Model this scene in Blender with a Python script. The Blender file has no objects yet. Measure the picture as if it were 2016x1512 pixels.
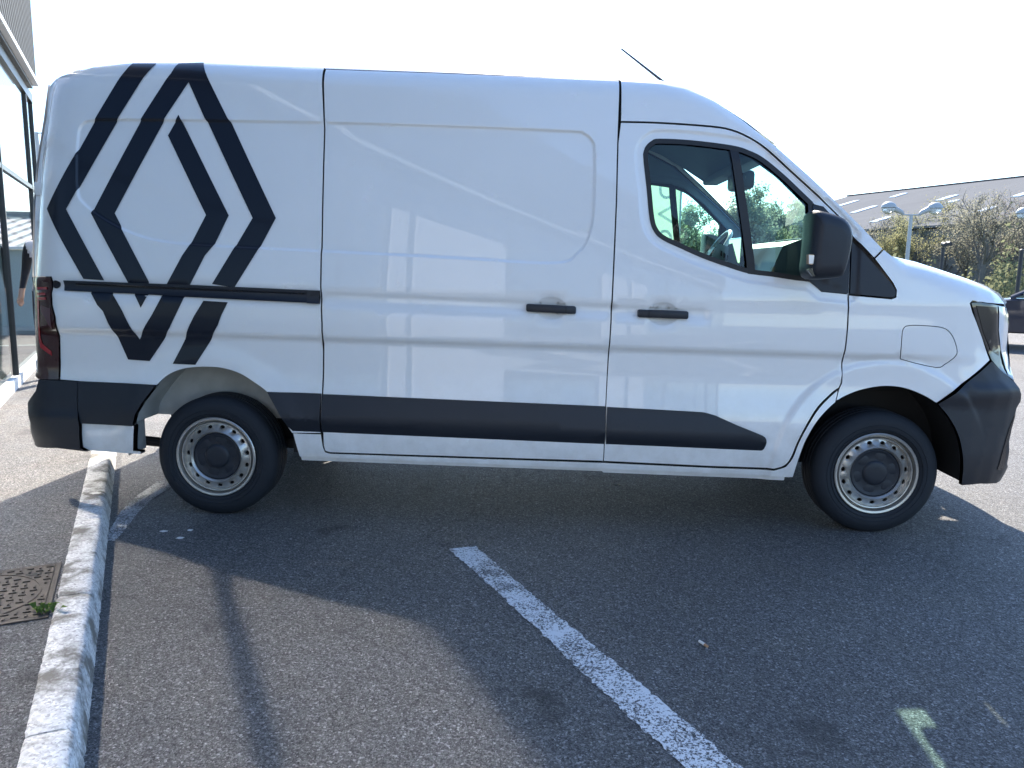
import bpy, bmesh, math, random
import numpy as np
from mathutils import Vector, Matrix
from mathutils.geometry import delaunay_2d_cdt
random.seed(7); rng = np.random.default_rng(7)
rad = math.radians
sc = bpy.context.scene
COL = sc.collection

# ------------------------------------------------------------------ camera
# X runs along the van (rear -> nose), Y away from the camera, Z up; metres.
CP = np.array([1.76045802, -3.97118055, 1.39324052])
YAW, PITCH, ROLL, FPX = -0.03355988, -0.15203136, 0.01685087, 1500.0
_f = np.array([math.sin(YAW)*math.cos(PITCH), math.cos(YAW)*math.cos(PITCH), math.sin(PITCH)])
_r0 = np.array([math.cos(YAW), -math.sin(YAW), 0.0]); _u0 = np.cross(_r0, _f)
_r = math.cos(ROLL)*_r0 + math.sin(ROLL)*_u0
_u = -math.sin(ROLL)*_r0 + math.cos(ROLL)*_u0
cam = bpy.data.cameras.new('camera'); camo = bpy.data.objects.new('camera', cam); COL.objects.link(camo)
cam.sensor_fit = 'HORIZONTAL'; cam.sensor_width = 36.0; cam.lens = 36.0*FPX/2016.0
cam.clip_start = 0.05; cam.clip_end = 2000
M = Matrix.Identity(4)
for i in range(3):
    M[i][0] = _r[i]; M[i][1] = _u[i]; M[i][2] = -_f[i]; M[i][3] = CP[i]
camo.matrix_world = M
sc.camera = camo
def ray(px, py):                       # photo pixel (2016 x 1512) -> direction
    return _f + (px-1008)/FPX*_r + (756-py)/FPX*_u
def onY(px, py, Y):
    d = ray(px, py); t = (Y-CP[1])/d[1]; return CP + t*d
def onZ(px, py, z=0.0):
    d = ray(px, py); t = (z-CP[2])/d[2]; return CP + t*d

# ------------------------------------------------------------------ light
SUN_EL, SUN_AZ = rad(39.5), rad(3.0)   # azimuth from +Y towards +X
w = bpy.data.worlds.new('World'); sc.world = w; w.use_nodes = True
nt = w.node_tree; nt.nodes.clear()
sky = nt.nodes.new('ShaderNodeTexSky'); sky.sky_type = 'NISHITA'; sky.sun_disc = False
sky.sun_elevation = SUN_EL; sky.sun_rotation = SUN_AZ
sky.altitude = 100; sky.air_density = 1.0; sky.dust_density = 0.45; sky.ozone_density = 4.5
bg = nt.nodes.new('ShaderNodeBackground'); bg.inputs['Strength'].default_value = 0.15
ow = nt.nodes.new('ShaderNodeOutputWorld')
nt.links.new(sky.outputs[0], bg.inputs[0]); nt.links.new(bg.outputs[0], ow.inputs[0])
sl = bpy.data.lights.new('sun', 'SUN'); sl.energy = 5.0; sl.angle = rad(0.55); sl.color = (1.0, 0.90, 0.77)
so = bpy.data.objects.new('sun', sl); COL.objects.link(so)
sd = Vector((math.sin(SUN_AZ)*math.cos(SUN_EL), math.cos(SUN_AZ)*math.cos(SUN_EL), math.sin(SUN_EL)))
so.rotation_euler = sd.to_track_quat('Z', 'Y').to_euler(); so.location = (0, 30, 30)
sc.view_settings.view_transform = 'Standard'; sc.view_settings.look = 'None'
sc.view_settings.exposure = 1.50; sc.view_settings.gamma = 1.0; sc.view_settings.use_curve_mapping = False
cy = sc.cycles
cy.use_denoising = True; cy.max_bounces = 10; cy.transparent_max_bounces = 16
cy.caustics_reflective = True; cy.caustics_refractive = False; cy.blur_glossy = 0.05
cy.sample_clamp_indirect = 0.0; cy.sample_clamp_direct = 0.0
cy.use_adaptive_sampling = False
cy.use_guiding = True; cy.use_surface_guiding = True; cy.guiding_training_samples = 64

# ------------------------------------------------------------------ materials
MATS = {}
class NB:                               # tiny node-building helper
    def __init__(s, name):
        s.m = bpy.data.materials.new(name); s.m.use_nodes = True
        s.t = s.m.node_tree; s.t.nodes.clear()
        s.out = s.n('ShaderNodeOutputMaterial'); MATS[name] = s.m
    def n(s, typ, **kw):
        nd = s.t.nodes.new(typ)
        for k, v in kw.items():
            if k.startswith('i_'):
                key = k[2:].replace('_', ' ')
                nd.inputs[key].default_value = v
            else: setattr(nd, k, v)
        return nd
    def l(s, a, b): s.t.links.new(a, b)
    def coord(s, scale=(1, 1, 1), rot=0.0, world=True):
        if world:
            g = s.n('ShaderNodeNewGeometry'); o = g.outputs['Position']
        else:
            g = s.n('ShaderNodeTexCoord'); o = g.outputs['Object']
        mp = s.n('ShaderNodeMapping'); mp.inputs['Scale'].default_value = scale; mp.inputs['Rotation'].default_value = (0, 0, rot)
        s.l(o, mp.inputs[0]); return mp.outputs[0]
    def noise(s, vec, scale, detail=3, rough=0.55):
        nd = s.n('ShaderNodeTexNoise'); nd.inputs['Scale'].default_value = scale
        nd.inputs['Detail'].default_value = detail; nd.inputs['Roughness'].default_value = rough
        s.l(vec, nd.inputs['Vector']); return nd.outputs['Fac']
    def voro(s, vec, scale, out='Color', feature='F1'):
        nd = s.n('ShaderNodeTexVoronoi', feature=feature); nd.inputs['Scale'].default_value = scale
        s.l(vec, nd.inputs['Vector']); return nd.outputs[out]
    def ramp(s, fac, stops):
        r = s.n('ShaderNodeValToRGB'); e = r.color_ramp.elements
        while len(e) < len(stops): e.new(0.5)
        for el, (p, c) in zip(e, stops):
            el.position = p
            el.color = (c, c, c, 1) if not hasattr(c, '__len__') else (*c, 1)
        s.l(fac, r.inputs[0]); return r.outputs[0]
    def mix(s, fac, a, b, mode='MIX'):
        x = s.n('ShaderNodeMix', data_type='RGBA', blend_type=mode)
        for sock, v in ((x.inputs[0], fac), (x.inputs[6], a), (x.inputs[7], b)):
            if hasattr(v, 'is_linked'): s.l(v, sock)
            elif hasattr(v, '__len__'): sock.default_value = (*v, 1)
            else: sock.default_value = v
        return x.outputs[2]
    def bump(s, h, strength, dist):
        b = s.n('ShaderNodeBump'); b.inputs['Strength'].default_value = strength; b.inputs['Distance'].default_value = dist
        s.l(h, b.inputs['Height']); return b.outputs[0]
    def bsdf(s, color, rough=0.5, **kw):
        p = s.n('ShaderNodeBsdfPrincipled')
        if hasattr(color, 'is_linked'): s.l(color, p.inputs['Base Color'])
        else: p.inputs['Base Color'].default_value = (*color, 1)
        if hasattr(rough, 'is_linked'): s.l(rough, p.inputs['Roughness'])
        else: p.inputs['Roughness'].default_value = rough
        for k, v in kw.items():
            key = k.replace('_', ' ')
            if hasattr(v, 'is_linked'): s.l(v, p.inputs[key])
            elif key == 'Normal': s.l(v, p.inputs[key])
            else: p.inputs[key].default_value = v
        s.l(p.outputs[0], s.out.inputs[0]); return p

def simple(name, col, rough=0.5, noise=0.0, nscale=6.0, bump=0.0, bscale=200.0, **kw):
    b = NB(name); v = b.coord(world=False)
    c = col
    if noise:
        f = b.noise(v, nscale, 5, 0.6)
        c = b.mix(f, tuple(x*(1-noise) for x in col), tuple(min(1, x*(1+noise)) for x in col))
    if bump:
        kw['Normal'] = b.bump(b.noise(v, bscale, 2), bump, 0.002)
    b.bsdf(c, rough, **kw); return b.m

def mat_paint():
    b = NB('white_paint'); v = b.coord()
    n = b.noise(v, 1.3, 5, 0.6)
    c = b.mix(n, (0.78, 0.785, 0.79), (0.83, 0.83, 0.83))
    film = b.noise(v, 7.0, 6, .7)
    sep = b.n('ShaderNodeSeparateXYZ'); b.l(v, sep.inputs[0])
    low = b.n('ShaderNodeMapRange'); b.l(sep.outputs[2], low.inputs[0]); low.inputs[1].default_value = .95; low.inputs[2].default_value = .30; low.inputs[3].default_value = 0; low.inputs[4].default_value = .55
    fm = b.n('ShaderNodeMath', operation='MULTIPLY'); b.l(b.ramp(film, [(.40, 0.0), (.80, 1.0)]), fm.inputs[0]); b.l(low.outputs[0], fm.inputs[1])
    c = b.mix(fm.outputs[0], c, (.46, .43, .38))
    wob = b.bump(b.noise(v, 2.2, 2), 0.035, 0.02)
    b.bsdf(c, 0.35, Coat_Weight=1.0, Coat_Roughness=0.02, Coat_IOR=1.5, Normal=wob)
mat_paint()
simple('plastic_black', (0.011, 0.015, 0.024), 0.50, noise=0.15, bump=0.25, bscale=500)
simple('plastic_gloss', (0.008, 0.010, 0.015), 0.18, noise=0.1)
simple('seam_dark', (0.012, 0.012, 0.013), 0.8, noise=0.1)
simple('rubber', (0.008, 0.012, 0.019), 0.75, noise=0.25, nscale=9, bump=0.3, bscale=90)
simple('seal_rubber', (0.012, 0.012, 0.014), 0.5, noise=0.1)
simple('decal_black', (0.005, 0.009, 0.020), 0.30, noise=0.05, Coat_Weight=0.25, Coat_Roughness=0.05, Specular_IOR_Level=0.3)
simple('wheel_steel', (0.50, 0.485, 0.46), 0.33, noise=0.16, nscale=14, Metallic=0.75)
simple('arch_white', (0.42, 0.42, 0.40), 0.75, noise=0.35, nscale=7)
simple('chassis', (0.015, 0.015, 0.016), 0.85, noise=0.2)
simple('chrome', (0.8, 0.8, 0.8), 0.12, Metallic=1.0)
simple('lens_dark', (0.008, 0.009, 0.011), 0.06, Coat_Weight=1.0, Coat_Roughness=0.01)
simple('lens_red', (0.030, 0.004, 0.007), 0.12, Coat_Weight=1.0, Coat_Roughness=0.02)
simple('lens_red_bar', (0.30, 0.012, 0.02), 0.25, Coat_Weight=1.0)
simple('lens_red_clear', (0.10, 0.05, 0.06), 0.15, Coat_Weight=1.0)
simple('lens_clear', (0.68, 0.72, 0.78), 0.15, Coat_Weight=1.0)
simple('lens_amber', (0.55, 0.36, 0.25), 0.2, Coat_Weight=1.0)
simple('trim_grey', (0.10, 0.11, 0.125), 0.7, noise=0.15)
simple('headliner', (0.20, 0.27, 0.35), 0.85, noise=0.1)  # grey lining; blue of sky reflected in the glass put into its colour
simple('dash_grey', (0.05, 0.055, 0.062), 0.45, noise=0.15)
simple('seat_fabric', (0.04, 0.042, 0.05), 0.9, noise=0.2)
simple('card_grey', (0.32, 0.33, 0.34), 0.6, noise=0.05)
simple('satin_grey', (0.5, 0.5, 0.5), 0.3)
def schlick(b, f0, f1):                 # thin-pane reflectance, the same from both sides
    lw = b.n('ShaderNodeLayerWeight'); lw.inputs[0].default_value = .5
    p = b.n('ShaderNodeMath', operation='POWER'); b.l(lw.outputs['Facing'], p.inputs[0]); p.inputs[1].default_value = 5.0
    m = b.n('ShaderNodeMath', operation='MULTIPLY_ADD'); b.l(p.outputs[0], m.inputs[0]); m.inputs[1].default_value = f1; m.inputs[2].default_value = f0
    return m.outputs[0]
def mat_glass(name, tint, refl):
    b = NB(name)
    t = b.n('ShaderNodeBsdfTransparent'); t.inputs[0].default_value = (*tint, 1)
    g = b.n('ShaderNodeBsdfGlossy'); g.inputs['Roughness'].default_value = 0.01
    fr = schlick(b, .04, .96)
    mx = b.n('ShaderNodeMixShader'); b.l(fr, mx.inputs[0]); b.l(t.outputs[0], mx.inputs[1]); b.l(g.outputs[0], mx.inputs[2])
    b.l(mx.outputs[0], b.out.inputs[0]); return b.m
mat_glass('van_glass', (0.68, 0.95, 0.87), 1.5)
mat_glass('windscreen_glass', (0.80, 0.95, 0.90), 1.5)
simple('lamp_grey', (0.38, 0.40, 0.41), 0.45, noise=0.1)
simple('lamp_globe', (0.72, 0.74, 0.74), 0.15, Transmission_Weight=0.3)
simple('post_dark', (0.02, 0.022, 0.026), 0.5)

# ------------------------------------------------------------------ mesh helpers
def tag(o, label=None, cat=None, group=None, kind=None):
    if label: o['label'] = label
    if cat: o['category'] = cat
    if group: o['group'] = group
    if kind: o['kind'] = kind
    return o
def empty(name, loc=(0, 0, 0), rz=0.0, **kw):
    o = bpy.data.objects.new(name, None); COL.objects.link(o); o.location = loc; o.rotation_euler = (0, 0, rz)
    o.empty_display_size = 0.2
    return tag(o, **kw)
def mk(name, verts, faces, mat, parent=None, smooth=False, normals=None, local=True, angle=None):
    me = bpy.data.meshes.new(name)
    me.from_pydata([tuple(map(float, v)) for v in verts], [], [tuple(map(int, q)) for q in faces])
    me.materials.append(MATS[mat] if isinstance(mat, str) else mat)
    if smooth: me.polygons.foreach_set('use_smooth', [True]*len(me.polygons))
    me.update()
    if normals is not None: me.normals_split_custom_set_from_vertices([tuple(map(float, n)) for n in normals])
    elif angle is not None: me.set_sharp_from_angle(angle=angle)
    o = bpy.data.objects.new(name, me); COL.objects.link(o)
    if parent is not None: o.parent = parent
    return o
class MB:
    def __init__(s): s.v = []; s.f = []
    def add(s, v, f):
        k = len(s.v); s.v += [tuple(map(float, p)) for p in v]; s.f += [tuple(i+k for i in q) for q in f]; return s
    def box(s, a, b):
        (x0, y0, z0), (x1, y1, z1) = a, b
        return s.add([(x0,y0,z0),(x1,y0,z0),(x1,y1,z0),(x0,y1,z0),(x0,y0,z1),(x1,y0,z1),(x1,y1,z1),(x0,y1,z1)],
                     [(0,3,2,1),(4,5,6,7),(0,1,5,4),(1,2,6,5),(2,3,7,6),(3,0,4,7)])
    def bbox(s, a, b, r=0.01):           # box with chamfered edges
        bm = bmesh.new(); bmesh.ops.create_cube(bm, size=1)
        for v in bm.verts:
            v.co = Vector([(a[i]+b[i])/2 + v.co[i]*(b[i]-a[i]) for i in range(3)])
        bmesh.ops.bevel(bm, geom=bm.edges[:], offset=r, segments=2, affect='EDGES', profile=0.5)
        bm.verts.index_update()
        s.add([v.co[:] for v in bm.verts], [[v.index for v in f.verts] for f in bm.faces]); bm.free(); return s
    def tube(s, pts, radii, n=8, cap=True):
        pts = [Vector(p) for p in pts]; k = len(s.v)
        if not hasattr(radii, '__len__'): radii = [radii]*len(pts)
        up = Vector((0.13, 0.21, 0.97))
        for i, p in enumerate(pts):
            d = (pts[min(i+1, len(pts)-1)] - pts[max(i-1, 0)]).normalized()
            a = d.cross(up)
            if a.length < 1e-3: a = d.cross(Vector((1, 0, 0)))
            a.normalize(); b = d.cross(a)
            for j in range(n):
                t = 2*math.pi*j/n
                s.v.append(tuple(p + (a*math.cos(t) + b*math.sin(t))*radii[i]))
        for i in range(len(pts)-1):
            for j in range(n):
                s.f.append((k+i*n+j, k+i*n+(j+1) % n, k+(i+1)*n+(j+1) % n, k+(i+1)*n+j))
        if cap:
            s.f.append(tuple(k+j for j in range(n))[::-1]); s.f.append(tuple(k+(len(pts)-1)*n+j for j in range(n)))
        return s
    def lathe(s, prof, c=(0, 0, 0), n=48, closed=False):   # prof: (y, r); axis along Y
        k = len(s.v); m = len(prof)
        for i in range(n):
            t = 2*math.pi*i/n
            for (y, r) in prof: s.v.append((c[0]+r*math.cos(t), c[1]+y, c[2]+r*math.sin(t)))
        for i in range(n):
            for j in range(m if closed else m-1):
                a = k+i*m+j; b = k+i*m+(j+1) % m; c2 = k+((i+1) % n)*m+(j+1) % m; d = k+((i+1) % n)*m+j
                s.f.append((a, b, c2, d))
        return s
    def loft(s, rows):                   # rows: equal-length point lists
        k = len(s.v); m = len(rows[0])
        for r in rows: s.v += [tuple(map(float, p)) for p in r]
        for i in range(len(rows)-1):
            for j in range(m-1):
                s.f.append((k+i*m+j, k+i*m+j+1, k+(i+1)*m+j+1, k+(i+1)*m+j))
        return s
    def ext(s, poly, d):                 # 3D polygon extruded by vector d
        k = len(s.v); n = len(poly); d = np.array(d)
        s.v += [tuple(map(float, p)) for p in poly] + [tuple(map(float, np.array(p)+d)) for p in poly]
        s.f += [tuple(range(k, k+n)), tuple(range(k+2*n-1, k+n-1, -1))]
        s.f += [(k+i, k+n+i, k+n+(i+1) % n, k+(i+1) % n) for i in range(n)]
        return s
    def build(s, name, mat, parent=None, smooth=False, angle=None):
        if smooth and angle is None: angle = rad(40)
        o = mk(name, s.v, s.f, mat, parent, smooth, angle=angle)
        bm = bmesh.new(); bm.from_mesh(o.data); bmesh.ops.recalc_face_normals(bm, faces=bm.faces[:]); bm.to_mesh(o.data); bm.free()
        if smooth: o.data.set_sharp_from_angle(angle=angle)
        return o
#SPLIT
# ------------------------------------------------------------------ the van: side surface Y = S(X, z)
W = 2.08
def sstep(a, b, x):
    t = np.clip((x-a)/(b-a), 0, 1); return t*t*(3-2*t)
def dist_poly(P, Q, closed=True):
    P = np.asarray(P, float); Q = np.asarray(Q, float)
    A = Q if closed else Q[:-1]; B = np.roll(Q, -1, 0) if closed else Q[1:]
    out = np.full(len(P), 1e9)
    for a, b in zip(A, B):
        ab = b-a; L = ab@ab + 1e-18
        t = np.clip(((P-a)@ab)/L, 0, 1)
        out = np.minimum(out, np.hypot(*(P - a - t[:, None]*ab).T))
    return out
def inside(P, Q):
    P = np.asarray(P, float); x, y = P[:, 0], P[:, 1]; r = np.zeros(len(P), bool)
    for a, b in zip(Q, np.roll(Q, -1, 0)):
        c = ((a[1] > y) != (b[1] > y))
        with np.errstate(divide='ignore', invalid='ignore'):
            xi = (b[0]-a[0])*(y-a[1])/(b[1]-a[1]+1e-30)+a[0]
        r ^= c & (x < xi)
    return r
def sdist(P, Q):
    d = dist_poly(P, Q); return np.where(inside(P, Q), -d, d)
def base_y(X, z):
    b = np.where(z > 1.25, 0.085*(z-1.25) + 0.055*(z-1.25)**2, 0.0)
    b = b + np.where(z < 0.47, 0.035*(np.clip(0.47-z, 0, 1)/0.2)**1.6, 0.0)
    return b
_qx = np.array([3.5, 3.8, 4.0, 4.1, 4.2, 4.3, 4.38, 4.44, 4.5, 4.56, 4.6]); _qy = np.array([0, .004, .014, .03, .065, .13, .22, .33, .5, .8, 1.04])
_sz = np.array([.2, .35, .55, .7, .8, .9, 1.0, 1.3, 1.6]); _ss = np.array([-.03, 0, .02, .035, .03, -.05, -.09, -.10, -.10])
_rz = np.array([0.2, .4, .58, .70, .80, 1.26, 1.8, 2.36, 2.6]); _rx = np.array([-1.02, -1.05, -1.085, -1.06, -1.02, -.985, -.95, -.90, -.87])
def plan_y(X, z):
    q = np.interp(X - np.interp(z, _sz, _ss), _qx, _qy)
    t = np.clip((np.interp(z, _rz, _rx) + 0.24 - X)/0.24, 0, 0.985)
    return q + 0.15*(1-np.sqrt(1-t*t))
TOPPX = [(100,165,.24),(108,155,.27),(150,140,.30),(200,129,.31),(270,122,.32),(400,122,.32),(520,127,.32),(640,131,.32),(900,140,.32),(1220,154,.32),(1300,160,.32),(1345,170,.31),(1400,195,.30),(1460,235,.29),(1530,290,.28),(1600,352,.28),(1660,410,.28),(1700,450,.27),(1740,492,.26),(1757,505,.24),(1800,516,.20),(1850,532,.20),(1900,549,.22),(1940,565,.26),(1965,582,.30),(1978,600,.33)]
TOP3 = np.array([onY(a, b, c) for a, b, c in TOPPX])
TOP = TOP3[:, [0, 2]]
_topA = np.maximum(0.02, TOP3[:, 1] - base_y(TOP[:, 0], TOP[:, 1]) - plan_y(TOP[:, 0], TOP[:, 1]))
def S0(X, z):
    X = np.asarray(X, float); z = np.asarray(z, float)
    y = base_y(X, z) + plan_y(X, z)
    P = np.stack([X, z], 1)
    d = dist_poly(P, TOP, closed=False)
    zt = np.interp(X, TOP[:, 0], TOP[:, 1])
    d = np.where(z > zt, 0.0, d)
    r = np.interp(X, [2.3, 2.9, 3.5, 3.8], [.14, .09, .09, .12])
    t = np.clip(1 - d/r, 0, 0.995)
    return y + np.interp(X, TOP[:, 0], _topA)*(1-np.sqrt(1-t*t))
def bp0(px, py, S):
    d = ray(px, py); Y = np.linspace(-0.12, 0.75, 60)
    t = (Y-CP[1])/d[1]; X = CP[0]+t*d[0]; z = CP[2]+t*d[2]
    g = Y - S(X, z)
    k = np.where((g[:-1] < 0) & (g[1:] >= 0))[0]
    if len(k):
        k = k[0]; lo, hi = Y[k], Y[k+1]
        for _ in range(3):
            Yf = np.linspace(lo, hi, 9); t = (Yf-CP[1])/d[1]; g = Yf - S(CP[0]+t*d[0], CP[2]+t*d[2])
            j = np.where(g >= 0)[0][0]; lo, hi = Yf[max(j-1, 0)], Yf[j]
        Y = (lo+hi)/2
    else: Y = Y[np.argmin(np.abs(g))]
    t = (Y-CP[1])/d[1]; return np.array([CP[0]+t*d[0], CP[2]+t*d[2]])
def bp(pts): return np.array([bp0(a, b, S0) for a, b in pts])
def sm(pts, n=5):                       # Catmull-Rom through an open run of pixels
    P = [np.array(p, float) for p in pts]; out = []
    for i in range(len(P)-1):
        p0, p1, p2, p3 = P[max(i-1, 0)], P[i], P[i+1], P[min(i+2, len(P)-1)]
        for k in range(n):
            t = k/n
            out.append(tuple(0.5*((2*p1)+(-p0+p2)*t+(2*p0-5*p1+4*p2-p3)*t*t+(-p0+3*p1-3*p2+p3)*t**3)))
    out.append(tuple(P[-1])); return out

ARCH_R = sm([(264,838),(270,815),(283,792),(303,764),(326,741),(348,730),(372,725),(403,723.5),(435,726),(468,736),(494,751),(524,772),(540,796),(555,819),(567,840),(575,853)])
ARCH_F = sm([(1559,938),(1571,900),(1586,862),(1610,825),(1645,792),(1680,774),(1715,764.5),(1750,761),(1785,765.6),(1820,779.6),(1843,794)])
ARCH_FB = sm([(1843,794),(1862,816),(1880,848),(1890,883),(1893,918),(1890,950)])
RECESS = bp(sm([(190,236),(400,238),(640,242),(900,250),(1120,259),(1150,264),(1165,277),(1170,300),(1169,400),(1160,462),(1138,496),(1092,517),(900,507),(700,497),(420,483),(320,474),(260,458),(205,430),(165,400),(153,375),(152,300),(156,255),(168,240)]))
WIN = sm([(1268,303),(1272.5,289),(1284,278),(1299,274),(1362,277),(1441,287),(1475,297),(1504,312),(1542,343),(1576,375),(1605,403)], 4) + sm([(1622,407),(1650,437),(1676,466)], 3) + [(1671,579)] + sm([(1619,574),(1596,555),(1565,550),(1520,543),(1475,537),(1430,523),(1385,507),(1340,487),(1306,471),(1290,456),(1281,431),(1275,372),(1269,318)], 4)
WINX = bp(WIN)
HAND = [onY(1085, 607, 0)[[0, 2]], onY(1305, 618, 0)[[0, 2]]]
ARX = [bp(ARCH_R), bp(ARCH_F + ARCH_FB)]
def S(X, z):
    X = np.asarray(X, float); z = np.asarray(z, float)
    y = S0(X, z); P = np.stack([X, z], 1)
    zl = 1.0358 - 0.0122*X
    fade = sstep(4.15, 3.5, X)*sstep(-0.97, -0.80, X)
    y = y + 0.030*fade*(1 - sstep(zl-0.058, zl, z))*sstep(0.55, 0.85, z) - 0.004*fade*sstep(zl, zl+0.02, z)*sstep(1.2, 1.08, z)
    zb = 1.259 - 0.0257*X
    ch = sstep(zb+0.004, zb-0.004, z)*sstep(zb-0.056, zb-0.046, z)*sstep(2.66, 2.60, X)*sstep(-0.92, -0.88, X)
    y = y + 0.014*ch
    y = y + 0.013*sstep(0.006, -0.008, sdist(P, RECESS))
    y = y + 0.010*sstep(0.055, 0.030, np.abs(sdist(P, WINX)))
    for c in HAND:
        r = np.hypot((X-c[0])/0.085, (z-c[1])/0.062); y = y + 0.024*np.clip(1-r*r, 0, 1)**.8
    d = dist_poly(P, ARX[0], False); y = y - 0.010*sstep(0.14, 0.02, d)*sstep(0.45, 0.6, z)
    d = dist_poly(P, ARX[1], False); y = y - 0.016*sstep(0.15, 0.11, d)*sstep(4.15, 3.95, X)
    return y
def S_n(X, z, off=None):
    e = 0.0025
    f = (lambda a, b: S(a, b) + off(a, b)) if off is not None else S
    sx = (f(X+e, z)-f(X-e, z))/(2*e); sz = (f(X, z+e)-f(X, z-e))/(2*e)
    n = np.stack([sx, -np.ones_like(sx), sz], 1); return n/np.linalg.norm(n, axis=1)[:, None]
def run(Q, step, closed=True):
    out = []; n = len(Q)
    for i in range(n if closed else n-1):
        a, b = Q[i], Q[(i+1) % n]; k = max(1, int(math.ceil(np.hypot(*(b-a))/step)))
        for j in range(k): out.append(a + (b-a)*j/k)
    if not closed: out.append(Q[-1])
    return np.array(out)
FEAT = [run(RECESS, .02)]
_xs = np.arange(-1.0, 4.2, .03)
FEAT += [np.stack([_xs, 1.0358-.0122*_xs + o], 1) for o in (0, -.029, -.058)]
FEAT += [np.stack([_xs[_xs < 2.68], (1.259-.0257*_xs + o)[_xs < 2.68]], 1) for o in (.005, -.005, -.046, -.056)]
EXTRA = [np.concatenate(FEAT[1:])]
for o in (-.012, -.002, .010):
    Q = FEAT[0]; t = np.roll(Q, -1, 0)-np.roll(Q, 1, 0); t /= np.linalg.norm(t, axis=1)[:, None]+1e-9
    EXTRA.append(Q + np.stack([t[:, 1], -t[:, 0]], 1)*o)
for o in (.030, .044, .057): 
    Q = run(WINX, .02); t = np.roll(Q, -1, 0)-np.roll(Q, 1, 0); t /= np.linalg.norm(t, axis=1)[:, None]+1e-9
    EXTRA.append(Q + np.stack([-t[:, 1], t[:, 0]], 1)*o)
for c in HAND:
    for k in (.6, .78, .9, 1.02):
        a = np.linspace(0, 2*math.pi, 40); EXTRA.append(np.stack([c[0]+.085*k*np.cos(a), c[1]+.062*k*np.sin(a)], 1))
for A_, offs in ((ARX[1], (.02, .06, .095, .11, .13, .15, .165)), (ARX[0], (.02, .06, .10, .14))):
    Q = run(A_, .025, closed=False); t = np.gradient(Q, axis=0); t /= np.linalg.norm(t, axis=1)[:, None]+1e-9
    for o in offs:
        E_ = Q + np.stack([-t[:, 1], t[:, 0]], 1)*o; EXTRA.append(E_[np.abs(dist_poly(E_, A_, False)-o) < .004])
EXTRA = np.concatenate(EXTRA)
def thin(P, d):
    seen = {}; keep = []
    for p in P:
        i, j = int(math.floor(p[0]/d)), int(math.floor(p[1]/d)); ok = True
        for a_ in (-1, 0, 1):
            for b_ in (-1, 0, 1):
                q = seen.get((i+a_, j+b_))
                if q is not None and (q[0]-p[0])**2+(q[1]-p[1])**2 < d*d: ok = False
        if ok: seen[(i, j)] = p; keep.append(p)
    return np.array(keep)
EXTRA = thin(EXTRA, .007)
def offset_poly(Q, d):                  # d > 0 shrinks
    area = 0.5*np.sum(Q[:, 0]*np.roll(Q[:, 1], -1)-np.roll(Q[:, 0], -1)*Q[:, 1])
    s = 1 if area > 0 else -1
    e = np.roll(Q, -1, 0)-Q; e /= np.linalg.norm(e, axis=1)[:, None]+1e-12
    n = np.stack([-e[:, 1], e[:, 0]], 1)*s
    m = n + np.roll(n, 1, 0); m /= np.maximum(np.linalg.norm(m, axis=1), 1e-6)[:, None]
    c = np.clip(np.sum(m*n, 1), 0.45, 1)
    return Q + m*(d/c)[:, None]
def clean(Q):
    keep = [Q[0]]
    for q in Q[1:]:
        if np.hypot(*(q-keep[-1])) > 0.0025: keep.append(q)
    if np.hypot(*(keep[0]-keep[-1])) < 0.0025: keep.pop()
    return np.array(keep)
def cdt_fill(loops, pts):
    V = [Vector(p) for p in np.concatenate(loops + ([pts] if len(pts) else []))]
    E = []; k = 0
    for L in loops:
        n = len(L); E += [(k+i, k+(i+1) % n) for i in range(n)]; k += n
    r = delaunay_2d_cdt(V, E, [], 0, 1e-6)
    P = np.array([v[:] for v in r[0]]); T = np.array([t for t in r[2] if len(t) == 3])
    c = P[T].mean(1); ok = inside(c, loops[0])
    for L in loops[1:]: ok &= ~inside(c, L)
    T = T[ok]
    a = P[T]; ar = (a[:, 1, 0]-a[:, 0, 0])*(a[:, 2, 1]-a[:, 0, 1])-(a[:, 1, 1]-a[:, 0, 1])*(a[:, 2, 0]-a[:, 0, 0])
    T = np.where((ar > 0)[:, None], T, T[:, ::-1])
    T = T[np.abs(ar) > 1e-10]
    return P, T
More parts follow.
